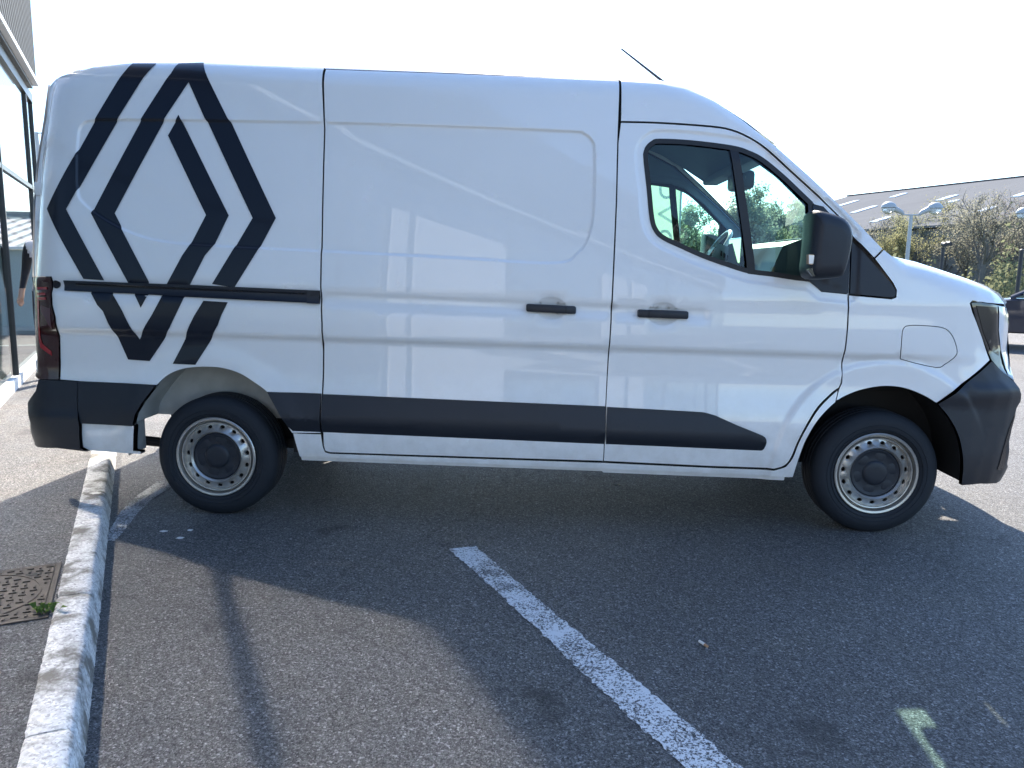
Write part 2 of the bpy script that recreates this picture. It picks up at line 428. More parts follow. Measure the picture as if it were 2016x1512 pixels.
def panel(name, poly, mat, parent, holes=(), off=0.0, inset=0.0024, grid=0.035, thick=0.02, px=True, far=True, hin=0.0, clear=.012):
    L = [clean(bp(poly) if px else np.array(poly, float))] + [clean(bp(h) if px else np.array(h, float)) for h in holes]
    L = [run(offset_poly(q, inset if i == 0 else -hin), grid) for i, q in enumerate(L)]
    L = [clean(q) for q in L]
    lo, hi = L[0].min(0), L[0].max(0)
    gx, gz = np.meshgrid(np.arange(lo[0], hi[0], grid), np.arange(lo[1], hi[1], grid))
    ex = EXTRA[(EXTRA >= lo).all(1) & (EXTRA <= hi).all(1)]; gp = np.stack([gx.ravel(), gz.ravel()], 1)
    cells = set(map(tuple, np.floor(ex/.02).astype(int)))
    near = np.array([any((i+a_, j+b_) in cells for a_ in (-1, 0, 1) for b_ in (-1, 0, 1)) for i, j in np.floor(gp/.02).astype(int)], bool) if len(gp) else np.zeros(0, bool)
    pts = np.concatenate([ex, gp[~near]])
    ok = inside(pts, L[0])
    for q in L: ok &= dist_poly(pts, q) > clear
    for q in L[1:]: ok &= ~inside(pts, q)
    P, T = cdt_fill(L, pts[ok])
    of = off if callable(off) else (lambda a, b: np.zeros_like(a)+off)
    Y = S(P[:, 0], P[:, 1]) + of(P[:, 0], P[:, 1])
    N = S_n(P[:, 0], P[:, 1], of)
    V = np.stack([P[:, 0], Y, P[:, 1]], 1)
    F = [tuple(t) for t in T]            # ccw in XZ -> normal towards -Y
    if thick:
        Vr, Fr, Nr = [], [], []; k = len(V)
        for q in L:
            yq = S(q[:, 0], q[:, 1]) + of(q[:, 0], q[:, 1]); n = len(q)
            a = np.stack([q[:, 0], yq, q[:, 1]], 1); b = a + np.array([0, thick, 0])
            t = np.roll(a, -1, 0)-np.roll(a, 1, 0); nn = np.stack([t[:, 2], 0*t[:, 0], -t[:, 0]], 1); nn /= np.linalg.norm(nn, axis=1)[:, None]+1e-9
            ar = 0.5*np.sum(q[:, 0]*np.roll(q[:, 1], -1)-np.roll(q[:, 0], -1)*q[:, 1])
            if (ar < 0) == (q is L[0]): nn = -nn
            if q is not L[0] and False: nn = -nn
            Vr += [a, b]; Nr += [nn, nn]
            for i in range(n):
                j = (i+1) % n; f = (k+i, k+j, k+n+j, k+n+i)
                Fr.append(f if (ar > 0) == (q is L[0]) else f[::-1])
            k += 2*n
        V = np.concatenate([V]+Vr); N = np.concatenate([N]+Nr); F += Fr
    o = mk(name, V, F, mat, parent, smooth=True, normals=N)
    if far:
        V2 = V*np.array([1, -1, 1]) + np.array([0, W, 0]); N2 = N*np.array([1, -1, 1])
        return o, mk(name, V2, [f[::-1] for f in F], mat, parent, smooth=True, normals=N2)
    return o

van = empty('delivery_van', (1.8, W/2, 0), label='white panel van with large black diamond emblem parked by the kerb', cat='van')
VROOT = van
_off = Vector(van.location)
def under(root):                        # parts are modelled in world space; keep them there
    for o in root.children_recursive:
        if o.parent is root: o.matrix_parent_inverse = Matrix.Translation(root.location).inverted()

# --- body panels (pixel outlines traced on the photo, laid on the side surface)
TOPR = [(a, b) for a, b, c in TOPPX]
quarter = [(66,545),(67,480),(69,400),(76,320),(91,230),(100,166)] + [(109,156),(150,141),(200,130),(270,123),(400,123),(520,128),(640,132)] + [(638,240),(632,500),(631,580),(634,640),(633,775),(632,853)] + ARCH_R[::-1] + [(162,833),(152,752),(113,749),(110,625),(103,600),(101,545)]
panel('rear_quarter_panel', quarter, 'white_paint', van)
sliding = [(641,136),(900,145),(1219,158),(1216,280),(1213,400),(1204,603),(1193,800),(1188,908),(900,899),(650,891),(640,888),(637,878),(634,775),(635,640),(632,580),(633,500),(639,240)]
panel('sliding_door', sliding, 'white_paint', van)
panel('roof_rail', [(641,132),(900,141),(1220,155),(1219,157.5),(900,144.5),(641,135.5)], 'white_paint', van, inset=0.001, thick=0.01)
dtop = sm([(1222,241),(1300,243),(1400,250),(1440,257),(1475,272),(1510,295),(1560,340),(1620,395),(1662,436),(1674,452),(1676,470)], 3)
dfront = sm([(1671,580),(1668,640),(1663,690),(1658,755),(1640,773),(1610,801),(1586,836),(1568,870),(1556,899),(1543,915),(1522,922)], 3)
front_door = dtop + dfront + [(1400,918),(1188,908),(1193,800),(1205,603),(1214,400),(1217,280)]
def shrink_px(pts, d): return [tuple(p) for p in offset_poly(np.array(pts), d)]
# the window and mirror opening runs out through the door's leading edge, so outline it as a notch
wl = WIN[:[i for i, p in enumerate(WIN) if p[0] > 1670][0]]; wr = WIN[len(wl):]
front_door = dtop[:-1] + [(1677,462)] + [(1671,462)] + wl[::-1] + WIN[::-1][:len(wr)] + dfront + front_door[len(dtop)+len(dfront):]
panel('front_door', front_door, 'white_paint', van)
cab_up = [(1221,155.5)] + [p for p in TOPR if 1290 < p[0] < 1738] + [(1738,490),(1721,508),(1680,465),(1676,452),(1664,436)] + sm([(1620,393),(1560,338),(1510,293),(1475,270),(1440,255),(1400,248),(1300,241),(1222,239)], 3)
panel('cab_side_panel', cab_up, 'white_paint', van)
flap = sm([(1774,665),(1777,647),(1790,640),(1830,641),(1860,646),(1876,662),(1885,690),(1880,704),(1862,719),(1845,725),(1785,711),(1773,702),(1774,665)], 3)[:-1]
fender = [(1722,509),(1740,491)] + [p for p in TOPR if p[0] > 1750][:-1] + [(1977,599),(1945,597),(1915,592),(1910,597)] + [(1915,615),(1934,665),(1949,709)] + [(1843,793)] + ARCH_F[::-1][1:] 
fender = fender[:[i for i, p in enumerate(fender) if p[0] < 1650 and p[1] > 780][0]] + [(1646,790),(1653,767),(1659,755),(1664,690),(1669,640),(1672,581),(1755,588.5),(1764,585),(1765,571),(1758,557)]
panel('front_fender', fender, 'white_paint', van, holes=[flap])
fl = panel('charging_flap', flap, 'white_paint', van, inset=0.004, far=False)
sill = [(577,853),(632,855),(636,880),(640,890),(650,893),(900,901.5),(1188,911),(1400,921),(1522,925)] + sm([(1545,918),(1559,900),(1571,870),(1589,837),(1613,803),(1643,775),(1652,769)], 3) + [(1645,792)] + ARCH_F[::-1][[i for i, p in enumerate(ARCH_F[::-1]) if p[0] < 1644][0]:] + [(1545,938),(1100,920),(590,899)]
panel('side_sill', sill, 'white_paint', van, inset=0.001)
panel('rocker_strip', [(590,900),(1100,921),(1545,939),(1544,946),(1188,932),(1186,929.5),(592,907.5)], 'white_paint', van, off=0.02, inset=0.0, thick=0.06)
panel('rear_lower_panel', [(161,834),(264,838),(262,888),(277,889),(277,894),(178,887),(164,880)], 'white_paint', van, inset=0.0, thick=0.05)
# --- black trim
zbot = np.poly1d(np.polyfit(*bp([(628,852),(1100,873),(1498,888)]).T, 1)); zcr = np.poly1d(np.polyfit(*bp([(628,824),(1190,852),(1490,868)]).T, 1))
def clad(X, z):
    up = -0.012 - 0.016*np.clip((zcr(X)+0.13-z)/0.13, 0, 1)
    dn = -0.028 + 0.030*np.clip((zcr(X)-z)/np.maximum(zcr(X)-zbot(X), .02), 0, 1.2)
    return np.where(z > zcr(X), up, dn)
EXTRA = np.concatenate([EXTRA, np.stack([_xs, zcr(_xs)], 1)])
panel('side_moulding', [(634,776),(1193,800),(1190,878),(900,864),(633,853)], 'plastic_black', van, off=clad, inset=.002, thick=.04)
panel('side_moulding', sm([(1195,801),(1290,806),(1370,810.5),(1388,812),(1410,818)], 3) + sm([(1450,836),(1497,855),(1505,860),(1507,868),(1505,881),(1499,888),(1480,888)], 3) + [(1192,878)], 'plastic_black', van, off=clad, inset=.002, thick=.04)
panel('side_moulding', [(525,771),(632,775),(632,853),(577,850),(567,838),(556,818),(541,795)], 'plastic_black', van, off=clad, inset=.002, thick=.04)
panel('side_moulding', [(152,751),(308,758),(303,764),(283,792),(270,815),(264,838),(160,833),(155,800)], 'plastic_black', van, off=-0.014, inset=.001, thick=.04)
panel('quarter_trim', sm([(1677,472),(1700,495),(1757,559)], 2) + sm([(1757,559),(1764,572),(1763,584),(1754,587)], 3) + [(1673,580)], 'plastic_black', van, off=-0.004, inset=.004)
# front bumper
bump = [(1844,794),(1952,711)] + [(1975,733),(1996,752),(2005,773),(2007,790),(2001,803),(1997,818),(1986,869),(1982,912),(1986,919),(1982,933),(1968,947),(1930,952),(1890,954)] + ARCH_FB[::-1][1:]
BZ = lambda X, z: -0.004 - 0.020*sstep(.86, .80, z)*sstep(.70, .78, z)
panel('front_bumper', bump, 'plastic_black', van, off=BZ, inset=.001, thick=.03)
panel('bumper_slot', [(1999,810),(1994,830),(1980,880),(1975,923),(1962,925),(1972,890),(1985,845)], 'plastic_gloss', van, off=lambda X, z: BZ(X, z)-.004, inset=0, thick=.0)
# rear bumper
rb = [(79,746),(152,751),(155,800),(162,835),(164,880),(178,887),(120,880),(74,873),(66,830),(58,792),(74,768)]
panel('rear_bumper', rb, 'plastic_black', van, off=lambda X, z: -0.016 - .012*sstep(.60, .54, z), inset=.001, thick=.05)
# tail light
tl = [(65,545),(101,545),(103,600),(110,625),(113,748),(76,746),(71,640)]
panel('tail_light', tl, 'lens_red', van, off=-0.010, inset=.001, thick=.03)
TLR = [o for o in van.children if o.name == 'tail_light'][0]
for q in ([(74,565),(92,565),(92,570),(74,570)], [(75,576),(92,576),(92,581),(75,581)], [(76,585),(93,585),(93,590),(76,590)], [(76,591),(79,591),(81,665),(84,676),(99,692),(100,701),(81,684),(78,668)]):
    panel('light_bar', q, 'lens_red_bar', TLR, off=-0.0125, inset=0, thick=0.0, far=False)
panel('reflector', [(82,600),(102,607),(104,650),(98,640),(92,625),(84,615)], 'lens_red_clear', TLR, off=-0.0122, inset=0, thick=0, far=False)
# headlight
hl = [(1911,595),(1930,594),(1955,598),(1979,603.5),(1987,614),(1991,628),(1991,656),(1988,691),(1990,726),(1997,751),(1971,731),(1952,710),(1936,672),(1921,630)]
panel('headlight', hl, 'lens_dark', van, off=0.0, inset=.003, thick=.03)
HLT = [o for o in van.children if o.name == 'headlight'][0]
panel('light_strip', [(1966,603),(1981,606),(1984,640),(1982,690),(1990,738),(1984,737),(1970,690),(1966,650)], 'lens_clear', HLT, off=-.003, inset=0, thick=0, far=False)
panel('light_strip', [(1986,616),(1990,628),(1990,655),(1987,655),(1986,630)], 'chrome', HLT, off=-.004, inset=0, thick=0, far=False)
panel('lens_cover', [(1922,602),(1962,605),(1961,650),(1967,700),(1950,690),(1936,655)], 'plastic_gloss', HLT, off=-.002, inset=0, thick=0, far=False)
# emblem on the side: two bands, cut where the rail crosses
E1a = sm([(262,125),(255,131),(243,145)], 2) + [(190,230),(152,298),(93,411),(165,549),(206,552),(131,412),(231,236)] + sm([(284,152),(296,138),(309,125)], 2)
E1b = [(176,570),(192,600),(204,613),(247,709),(290,712),(335,645),(347,620),(363,585),(375,560),(404,503),(420,484),(449,424),(352,226),(329,266),(404,423),(373,483),(359,503),(330,557),(317,587),(300,620),(270,669),(242,612),(232,595),(217,570)]
E2a = sm([(353,125),(346,131),(337,145)], 2) + [(278,234),(179.5,419.5),(252,555),(264,577),(278,606),(292,579),(294,555),(224,419.5),(324,234),(372,162),(403,232),(408,240),(496,429),(460,490),(418,559),(462,566),(510,489),(542,429),(454,240),(448,232),(402,123)]
E2b = [(401,592),(449,595),(437,620),(430,640),(382,719),(337,717),(383,622)]
for q in (E1a, E1b, E2a, E2b):
    o = panel('emblem_band', q, 'decal_black', van, off=-0.004, inset=0, thick=0, far=False, grid=.012, clear=.004)
# slide rail, cap, handles
panel('slide_rail', [(128,552),(380,561),(628,572),(628,597),(380,585),(300,580),(127,572)], 'plastic_black', van, off=-0.016, inset=.0, thick=.04, far=False)
RAIL = [o for o in van.children if o.name == 'slide_rail'][0]
panel('rail_groove', [(150,557.5),(380,567),(600,577),(600,581),(380,571.5),(150,562)], 'plastic_gloss', RAIL, off=-0.0175, inset=0, thick=0, far=False)
panel('rail_end_cap', [(606,571),(630,572),(630,598),(606,596.5)], 'plastic_black', RAIL, off=-0.022, inset=0, thick=.02, far=False)
a = np.linspace(0, 2*math.pi, 17)[:-1]
panel('filler_cap', [(109+7.5*math.cos(t), 560+8*math.sin(t)) for t in a], 'plastic_black', van, off=-.006, inset=0, thick=.02, far=False)
for q, cx in (([(1037,599),(1133,604),(1134,617),(1036,612.5)], 1114), ([(1256,610),(1355,613.5),(1354,627),(1255,624)], 1277)):
    P = bp(q); c = P.mean(0); x0, x1 = P[:, 0].min(), P[:, 0].max(); h = .020
    sl_ = (P[1, 1]-P[0, 1])/(P[1, 0]-P[0, 0])
    y0 = float(S(np.array([x0-.02]), np.array([c[1]]))[0])
    mb = MB().bbox((-(x1-x0)/2, -.034, -h), ((x1-x0)/2, .03, h), .009)
    mb.v = [(c[0]+x, y0+y, c[1]+z+sl_*x) for x, y, z in mb.v]
    d = [o for o in van.children if o.name == ('sliding_door' if c[0] < 2.1 else 'front_door')][0]
    hd = mb.build('door_handle', 'plastic_black', d, smooth=True)
    xs = bp([(cx, 608)])[0][0]
    MB().box((xs-.002, y0-.0352, c[1]-h*.8+sl_*(xs-c[0])), (xs+.002, y0-.03, c[1]+h*.8+sl_*(xs-c[0]))).build('handle_joint', 'seam_dark', hd)
# --- door glass
ring = offset_poly(clean(bp(WIN)), 0.0)
gl_px = WIN[:[i for i, p in enumerate(WIN) if p[0] > 1603][0]] + [(1600,410),(1598,470),(1596,553)] + WIN[[i for i, p in enumerate(WIN) if p[0] < 1594 and p[1] > 500][0]:]
gin = offset_poly(np.array(gl_px), -0)
area = lambda Q: 0.5*np.sum(Q[:, 0]*np.roll(Q[:, 1], -1)-np.roll(Q[:, 0], -1)*Q[:, 1])
gsmall = [tuple(p) for p in offset_poly(np.array(gl_px, float), 8.0)]
panel('window_seal', gl_px, 'seal_rubber', van, holes=[gsmall], off=-0.002, inset=-.004, thick=.05)
panel('sail_panel', [(1600,402),(1622,406),(1650,436),(1676,467),(1671.5,579),(1619,575),(1594,555),(1597,470)], 'plastic_black', van, off=-.006, inset=.002, thick=.04)
glm = [p for p in gsmall if p[0] < 1444 or (p[1] > 480 and p[0] < 1474)]
panel('side_window', sorted([], key=None) or glm, 'van_glass', van, off=.010, inset=-.004, thick=0, grid=.08)
glf = [p for p in gsmall if p[0] > 1446 and p[1] < 480 or (p[0] > 1479)]
k0 = [i for i, p in enumerate(glf) if p[1] > 480]
panel('quarter_window', glf, 'van_glass', van, off=.010, inset=-.004, thick=0, grid=.08)
panel('window_divider', [(1437,288),(1454,291),(1489,541),(1473,539)], 'seal_rubber', van, off=-.001, inset=0, thick=.045)
# --- backing skin that closes the seams (dark, inside the panels)
for name, q in (('seam_backing', [(110,180),(640,140),(1230,165),(1226,300),(1216,620),(1186,919),(900,910),(640,900),(600,860),(560,770),(500,735),(403,712),(320,728),(260,790),(170,825),(118,740),(112,600),(80,540),(80,400)]),
                ('seam_backing', [(1188,919),(1208,620),(1222,470),(1262,480),(1300,500),(1400,540),(1500,560),(1590,580),(1620,590),(1740,592),(1740,700),(1720,750),(1650,770),(1600,812),(1564,890),(1536,930)]),
                ('seam_backing', [(1226,165),(1330,180),(1450,238),(1600,360),(1730,485),(1760,540),(1900,570),(1895,650),(1930,705),(1850,770),(1740,748),(1748,600),(1678,466),(1612,398),(1547,336),(1500,301),(1470,285),(1400,263),(1290,259),(1258,285),(1262,470),(1224,480)])):
    panel(name, q, 'seam_dark', van, off=.03, inset=0, thick=0, grid=.1)

# --- roof, windscreen, bonnet, nose, rear: lofts between the two side edges
def edge(k):                            # points on the silhouette edge of the near side
    X, z = TOP[k]; return np.array([X, float(S(np.array([X]), np.array([z]))[0]), z])
def cross(e, bx, bz, n=13, pw=2.4, lip=0.0):     # across the van from the near edge to its mirror image
    ys = np.linspace(e[1], W-e[1], n); t = np.abs((ys-W/2)/(W/2-e[1]))
    row = [(e[0]+bx*(1-a**pw), y, e[2]+bz*(1-a**pw)) for y, a in zip(ys, t)]
    if lip:                              # tuck the rim of the loft under the side panel
        zz = e[2]-lip; yy = float(S(np.array([e[0]]), np.array([zz]))[0])+.007
        row = [(e[0]-.004, yy, zz)] + row + [(e[0]-.004, W-yy, zz)]
    return row
TE = [edge(i) for i in range(len(TOP))]
MB().loft([cross(TE[i], (-.02 if i == 0 else 0), .045, lip=.03) for i in range(0, 12)] + [cross(TE[12], .03, .05, lip=.03), cross(TE[13], .05, .05, lip=.03), cross(TE[14], .07, .05, lip=.03)]).build('roof', 'white_paint', van, smooth=True)
ws = MB().loft([cross(TE[i]+np.array([-.012, .012, -.010]), .03, .012, pw=2.0) for i in range(14, 20)]).build('windscreen', 'windscreen_glass', van, smooth=True)
MB().loft([cross(TE[19]-np.array([0, 0, .004]), .08, .04, lip=.03)] + [cross(TE[i], b, .03, lip=.03) for i, b in ((20, .09), (21, .11), (22, .13), (23, .17), (24, .20), (25, .22))]).build('bonnet', 'white_paint', van, smooth=True)
def nose_row(px, py, bx):
    X, z = bp0(px, py, S0); y = float(S(np.array([X]), np.array([z]))[0]); return cross(np.array([X, y, z]), bx, 0, pw=2.0)
MB().loft([nose_row(1978, 602, .21), nose_row(1990, 655, .22), nose_row(1989, 725, .22)]).build('grille', 'plastic_gloss', van, smooth=True)
MB().loft([nose_row(1989, 725, .22), nose_row(1997, 752, .16), nose_row(2006, 785, .10), nose_row(1998, 815, .10), nose_row(1985, 870, .10), nose_row(1983, 930, .10), nose_row(1960, 948, .02)]).build('front_fascia', 'plastic_black', van, smooth=True)
rear_px = [(100,166),(91,230),(76,320),(69,400),(67,480),(66,545),(71,640),(76,745)]
rr = []
for p in rear_px:
    X, z = bp0(*p, S0); rr.append(np.array([X+.004, float(S(np.array([X]), np.array([z]))[0]), z]))
for s in (0, 1):
    rows = []
    for e in rr:
        ys = np.linspace(e[1], W/2-.003, 6) if s == 0 else np.linspace(W/2+.003, W-e[1], 6)
        rows.append([(e[0]-.03*(1-abs((y-W/2)/(W/2))**3), y, e[2]) for y in ys])
    dr = MB().loft(rows).build('rear_door', 'white_paint', van, smooth=True)
    yb = .25 if s == 0 else W-.25
    MB().bbox((rr[0][0]-.12, W/2+(-.12 if s == 0 else .06), 1.05), (rr[5][0]-.0, W/2+(-.06 if s == 0 else .12), 1.25), .01).build('door_handle', 'plastic_black', dr)
for z in (1.77, .80):                   # rear door hinges that stand out behind the corner
    X = float(np.interp(z, _rz, _rx))
    MB().bbox((X-.028, .16, z-.035), (X+.03, .24, z+.035), .006).build('hinge', 'white_paint', van, smooth=True)
z0 = rr[-1]
MB().bbox((-1.02, .20, .44), (-.93, W-.20, .72), .02).build('bumper_beam', 'plastic_black', van, smooth=True)
# --- underbody
MB().box((-.85, .20, .50), (-.52, W-.20, .62)).box((-.42, .42, .36), (.42, W-.42, .62)).box((.42, .10, .36), (3.15, W-.10, .50)).box((3.15, .42, .30), (4.1, W-.42, .7)).build('underbody', 'chassis', van)
MB().tube([(0, .2, .33), (0, W-.2, .33)], .05, 10).build('rear_axle', 'chassis', van, smooth=True)
MB().tube([(-.75, .35, .36), (-.35, .33, .335), (.5, .33, .36)], .028, 8).build('leaf_spring', 'chassis', van, smooth=True)
MB().tube([(3.585, .2, .33), (3.585, W-.2, .33)], .05, 10).build('front_axle', 'chassis', van, smooth=True)
MB().bbox((-.36, .30, .37), (-.27, .50, .50), .02).build('bump_stop', 'chassis', van, smooth=True)
# wheel housings: the arch edge carried inwards
def housing(path, depth, mat, name, inner_z, wmat):
    Q = run(clean(bp(path)), .05, closed=False)
    y = S(Q[:, 0], Q[:, 1]) + .012
    n = np.array([(Q[:, 0].min()+Q[:, 0].max())/2, .35]); 
    for s in (0, 1):
        rows = []
        for f in (0, .03, .3, 1.0):
            row = []
            for q, yy in zip(Q, y):
                g = q + (q-n)/np.hypot(*(q-n))*(0.02 if f > .01 else 0)
                Y = yy + depth*f
                row.append((g[0], Y if s == 0 else W-Y, g[1]))
            rows.append(row)
        MB().loft(rows).build(name, mat, van, smooth=True)
        wall = [rows[-1][i] for i in range(len(Q)) if Q[i, 1] > inner_z]
        MB().ext(wall, (0, .004 if s == 0 else -.004, 0)).build('housing_wall', wmat, van)
housing(ARCH_R, .29, 'arch_white', 'wheel_housing', .50, 'arch_white')
housing(ARCH_F + ARCH_FB[1:], .34, 'chassis', 'wheel_housing', .20, 'chassis')
MB().loft([[(-.475+.02*k, y, z) for z in (.335, .45, .56)] for k, y in ((0, .03), (0, .10), (0, .22))]).build('mud_flap', 'arch_white', van)

# --- wheels
def make_wheel(cx, y0, sgn, parent):
    wl_ = empty('wheel', (0, 0, 0)); wl_.parent = parent
    T = lambda mb: setattr(mb, 'v', [(cx+x, y0+sgn*y, .333+z) for x, y, z in mb.v]) or mb
    R0 = .336
    prof = [(.010, .215), (-.004, .228), (-.012, .245), (-.014, .275), (-.008, .298), (.004, .318), (.020, R0-.005)]
    g = [(.036, R0), (.056, R0), (.058, R0-.008), (.066, R0-.008), (.068, R0), (.096, R0), (.098, R0-.008), (.108, R0-.008), (.110, R0), (.140, R0), (.142, R0-.008), (.150, R0-.008), (.152, R0), (.175, R0)]
    prof += g + [(.195, R0-.006), (.212, .315), (.222, .28), (.215, .23), (.20, .21)]
    tyre = T(MB().lathe(prof, n=72)).build('tyre', 'rubber', wl_, smooth=True)
    rb_ = MB()
    for r_ in (.240, .262, .286): rb_.lathe([(-.013+(.004 if r_ > .28 else 0), r_), (-.0155+(.005 if r_ > .28 else 0), r_+.002), (-.013+(.004 if r_ > .28 else 0), r_+.004)], n=60)
    o = T(rb_).build('sidewall_ring', 'rubber', tyre, smooth=True); o['kind'] = 'stuff'
    rim = T(MB().lathe([(.03, .208), (.004, .216), (-.006, .2225), (-.010, .218), (-.008, .208), (.012, .2045), (.030, .202), (.031, .1985), (.008, .196), (.002, .193), (.003, .189), (.020, .186), (.027, .184)], n=72)).build('rim', 'wheel_steel', wl_, smooth=True)
    # disc with ventilation holes
    n = 72; a = np.linspace(0, 2*math.pi, n, endpoint=False)
    outer = np.stack([.1845*np.cos(a), .1845*np.sin(a)], 1); inner = np.stack([.1330*np.cos(a), .1330*np.sin(a)], 1)
    holes = []
    for i in range(15):
        t = 2*math.pi*(i+.3)/15; b = np.linspace(0, 2*math.pi, 14, endpoint=False)
        h = np.stack([.1665+.0098*np.cos(b), .0135*np.sin(b)], 1)
        holes.append(np.stack([h[:, 0]*math.cos(t)-h[:, 1]*math.sin(t), h[:, 0]*math.sin(t)+h[:, 1]*math.cos(t)], 1))
    mid = np.stack([.1485*np.cos(a), .1485*np.sin(a)], 1); mid2 = np.stack([.1415*np.cos(a), .1415*np.sin(a)], 1)
    P, Tt = cdt_fill([outer, inner]+holes, np.concatenate([mid, mid2]))
    rr_ = np.hypot(*P.T); yy = np.interp(rr_, [.1330, .137, .1415, .149, .160, .1845], [.008, -.003, -.003, .006, .022, .028])
    V = [(x, y, z) for (x, z), y in zip(P, yy)]
    mb = MB().add(V, [tuple(t) for t in Tt])
    for h in holes:
        k = len(mb.v); m = len(h)
        for dy in (0, .012):
            for q in h: mb.v.append((q[0], float(np.interp(np.hypot(*q), [.149, .160, .1845], [.006, .022, .028]))+dy, q[1]))
        for i in range(m): mb.f.append((k+i, k+(i+1) % m, k+m+(i+1) % m, k+m+i))
    mb.lathe([(.008, .1330), (.03, .1320)], n=72)
    T(mb).build('disc', 'wheel_steel', rim, smooth=True)
    T(MB().lathe([(.055, .20), (.055, .02)], n=36)).build('brake', 'chassis', rim)
    cap = T(MB().lathe([(.03, .1315), (.014, .131), (.010, .125), (.012, .116), (.017, .104), (.014, .068), (.005, .062), (.002, .055), (.0005, .03), (.0005, .0005)], n=48)).build('hub_cap', 'plastic_black', wl_, smooth=True)
    for i in range(6):
        t = 2*math.pi*(i+.25)/6; c = (.094*math.cos(t), .0, .094*math.sin(t))
        T(MB().lathe([(.022, .031), (.0155, .030), (.0142, .025), (.0142, .0005)], c=c, n=16)).build('bolt_cover', 'plastic_black', cap, smooth=True)
    return wl_
for cx in (0.0, 3.585):
    make_wheel(cx, .062, 1, van); make_wheel(cx, W-.062, -1, van)

# --- door mirrors
mo = [(1597,420),(1604,414),(1622,417),(1650,427),(1664,440),(1671,458),(1670,480),(1664,510),(1655,540),(1645,547),(1600,551),(1590,546),(1587,530),(1590,505),(1594,460)]
M3 = np.array([onY(a_, b_, -.20) for a_, b_ in sm(mo+[mo[0]], 3)[:-1]])
cen = M3.mean(0)
for s in (0, 1):
    rows = []
    for yo, k in ((-.085, .55), (-.08, .80), (-.055, .95), (0, 1.0), (.07, .99), (.115, .95), (.125, .88)):
        row = [cen + (p-cen)*k + np.array([0, yo, 0]) for p in M3]; row.append(row[0])
        if s: row = [np.array([p[0], W-p[1], p[2]]) for p in row]
        rows.append(row)
    mb = MB().loft(rows); n_ = len(rows[0])
    mb.f.append(tuple(range(n_-1))); mb.f.append(tuple(range(len(mb.v)-n_, len(mb.v)-1)))
    mir = mb.build('door_mirror', 'plastic_black', van, smooth=True, angle=rad(50))
    fy = (lambda y: W-y) if s else (lambda y: y)
    a0 = onY(1660, 520, .02); a1 = onY(1650, 490, -.12)
    MB().tube([(a0[0]-.03, fy(.06), a0[2]+.02), (a1[0], fy(-.15), a1[2])], [.06, .05], 10).build('mirror_arm', 'plastic_black', mir, smooth=True)
    q = [onY(a_, b_, -.262) for a_, b_ in sm([(1592,501),(1606,502),(1615,505),(1620,511),(1616,518),(1607,521),(1592,520)], 2)]
    if s: q = [np.array([p[0], W-p[1], p[2]]) for p in q]
    MB().ext(q, (0, .03*(-1 if s else 1), 0)).build('side_repeater', 'lens_amber', mir)
    q = [onY(a_, b_, -.265) for a_, b_ in ((1593,502),(1605,503),(1605,519),(1593,519))]
    if s: q = [np.array([p[0], W-p[1], p[2]]) for p in q]
    MB().ext(q, (0, .03*(-1 if s else 1), 0)).build('side_repeater', 'lens_clear', mir)
    q = [onY(a_, b_, -.264) for a_, b_ in ((1590,531),(1600,527),(1648,528),(1656,531),(1650,540),(1600,544))]
    if s: q = [np.array([p[0], W-p[1], p[2]]) for p in q]
    MB().ext(q, (0, .02*(-1 if s else 1), 0)).build('lower_shell', 'plastic_gloss', mir)
# --- aerial
tp, bt = onY(1223, 96, W/2), onY(1345, 192, W/2)
MB().tube([bt, bt+(tp-bt)*.5, tp], [.011, .008, .005], 8).build('aerial', 'plastic_black', van, smooth=True)
# --- cab interior
dmat = 'trim_grey'
def mirror_panel(name, poly, mat, off, holes=()):
    o, f_ = panel(name, poly, mat, van, off=off, inset=0, thick=.03, grid=.12, holes=holes)
mirror_panel('door_trim', [(1226,470),(1275,478),(1340,498),(1430,532),(1520,552),(1600,562),(1660,590),(1650,740),(1600,800),(1550,890),(1195,880)], dmat, .07)
mirror_panel('pillar_trim', [(1224,172),(1330,188),(1440,240),(1590,360),(1725,492),(1690,500),(1600,405),(1540,345),(1480,301),(1440,288),(1300,277),(1275,285),(1270,310),(1284,445),(1230,470)], 'headliner', .06)
rows = []
for i, k in ((9, .10), (10, .10), (11, .09), (12, .075), (13, .06), (14, .035)):
    e = TE[i].copy(); e[2] -= k; e[1] += .0; e[0] -= .03
    if i == 9: e[0] = 1.93
    rows.append(cross(e, .03, .05))
MB().loft(rows).build('headliner', 'headliner', van, smooth=True)
MB().bbox((1.88, .20, .45), (1.93, W-.20, 2.05), .01).bbox((1.88, .36, 2.04), (1.93, W-.36, 2.36), .01).build('bulkhead', 'headliner', van)
hx = TE[14]
MB().bbox((hx[0]-.10, .40, hx[2]-.055), (hx[0]+.01, W-.40, hx[2]-.005), .015).build('header_shelf', 'headliner', van, smooth=True)
MB().bbox((hx[0]-.05, .92, hx[2]-.15), (hx[0]+.07, 1.16, hx[2]-.035), .025).build('rear_view_camera', 'plastic_black', van, smooth=True)
dt = onY(1520, 472, .45)
DZ = dt[2]
dash = [(3.06, 1.05), (3.02, DZ-.20), (3.08, DZ-.04), (3.18, DZ), (3.40, DZ-.01), (3.70, DZ-.10), (3.70, .9), (3.1, .9)]
MB().ext([(min(x, 3.52), .30, z) for x, z in dash], (0, W-.6, 0)).build('dashboard', 'dash_grey', van)
MB().bbox((3.17, .32, DZ-.002), (3.42, .75, DZ+.006), .002).build('dash_tray', 'satin_grey', van)
MB().bbox((2.98, .78, DZ-.22), (3.05, 1.10, DZ+.03), .012).build('screen', 'lens_dark', van)
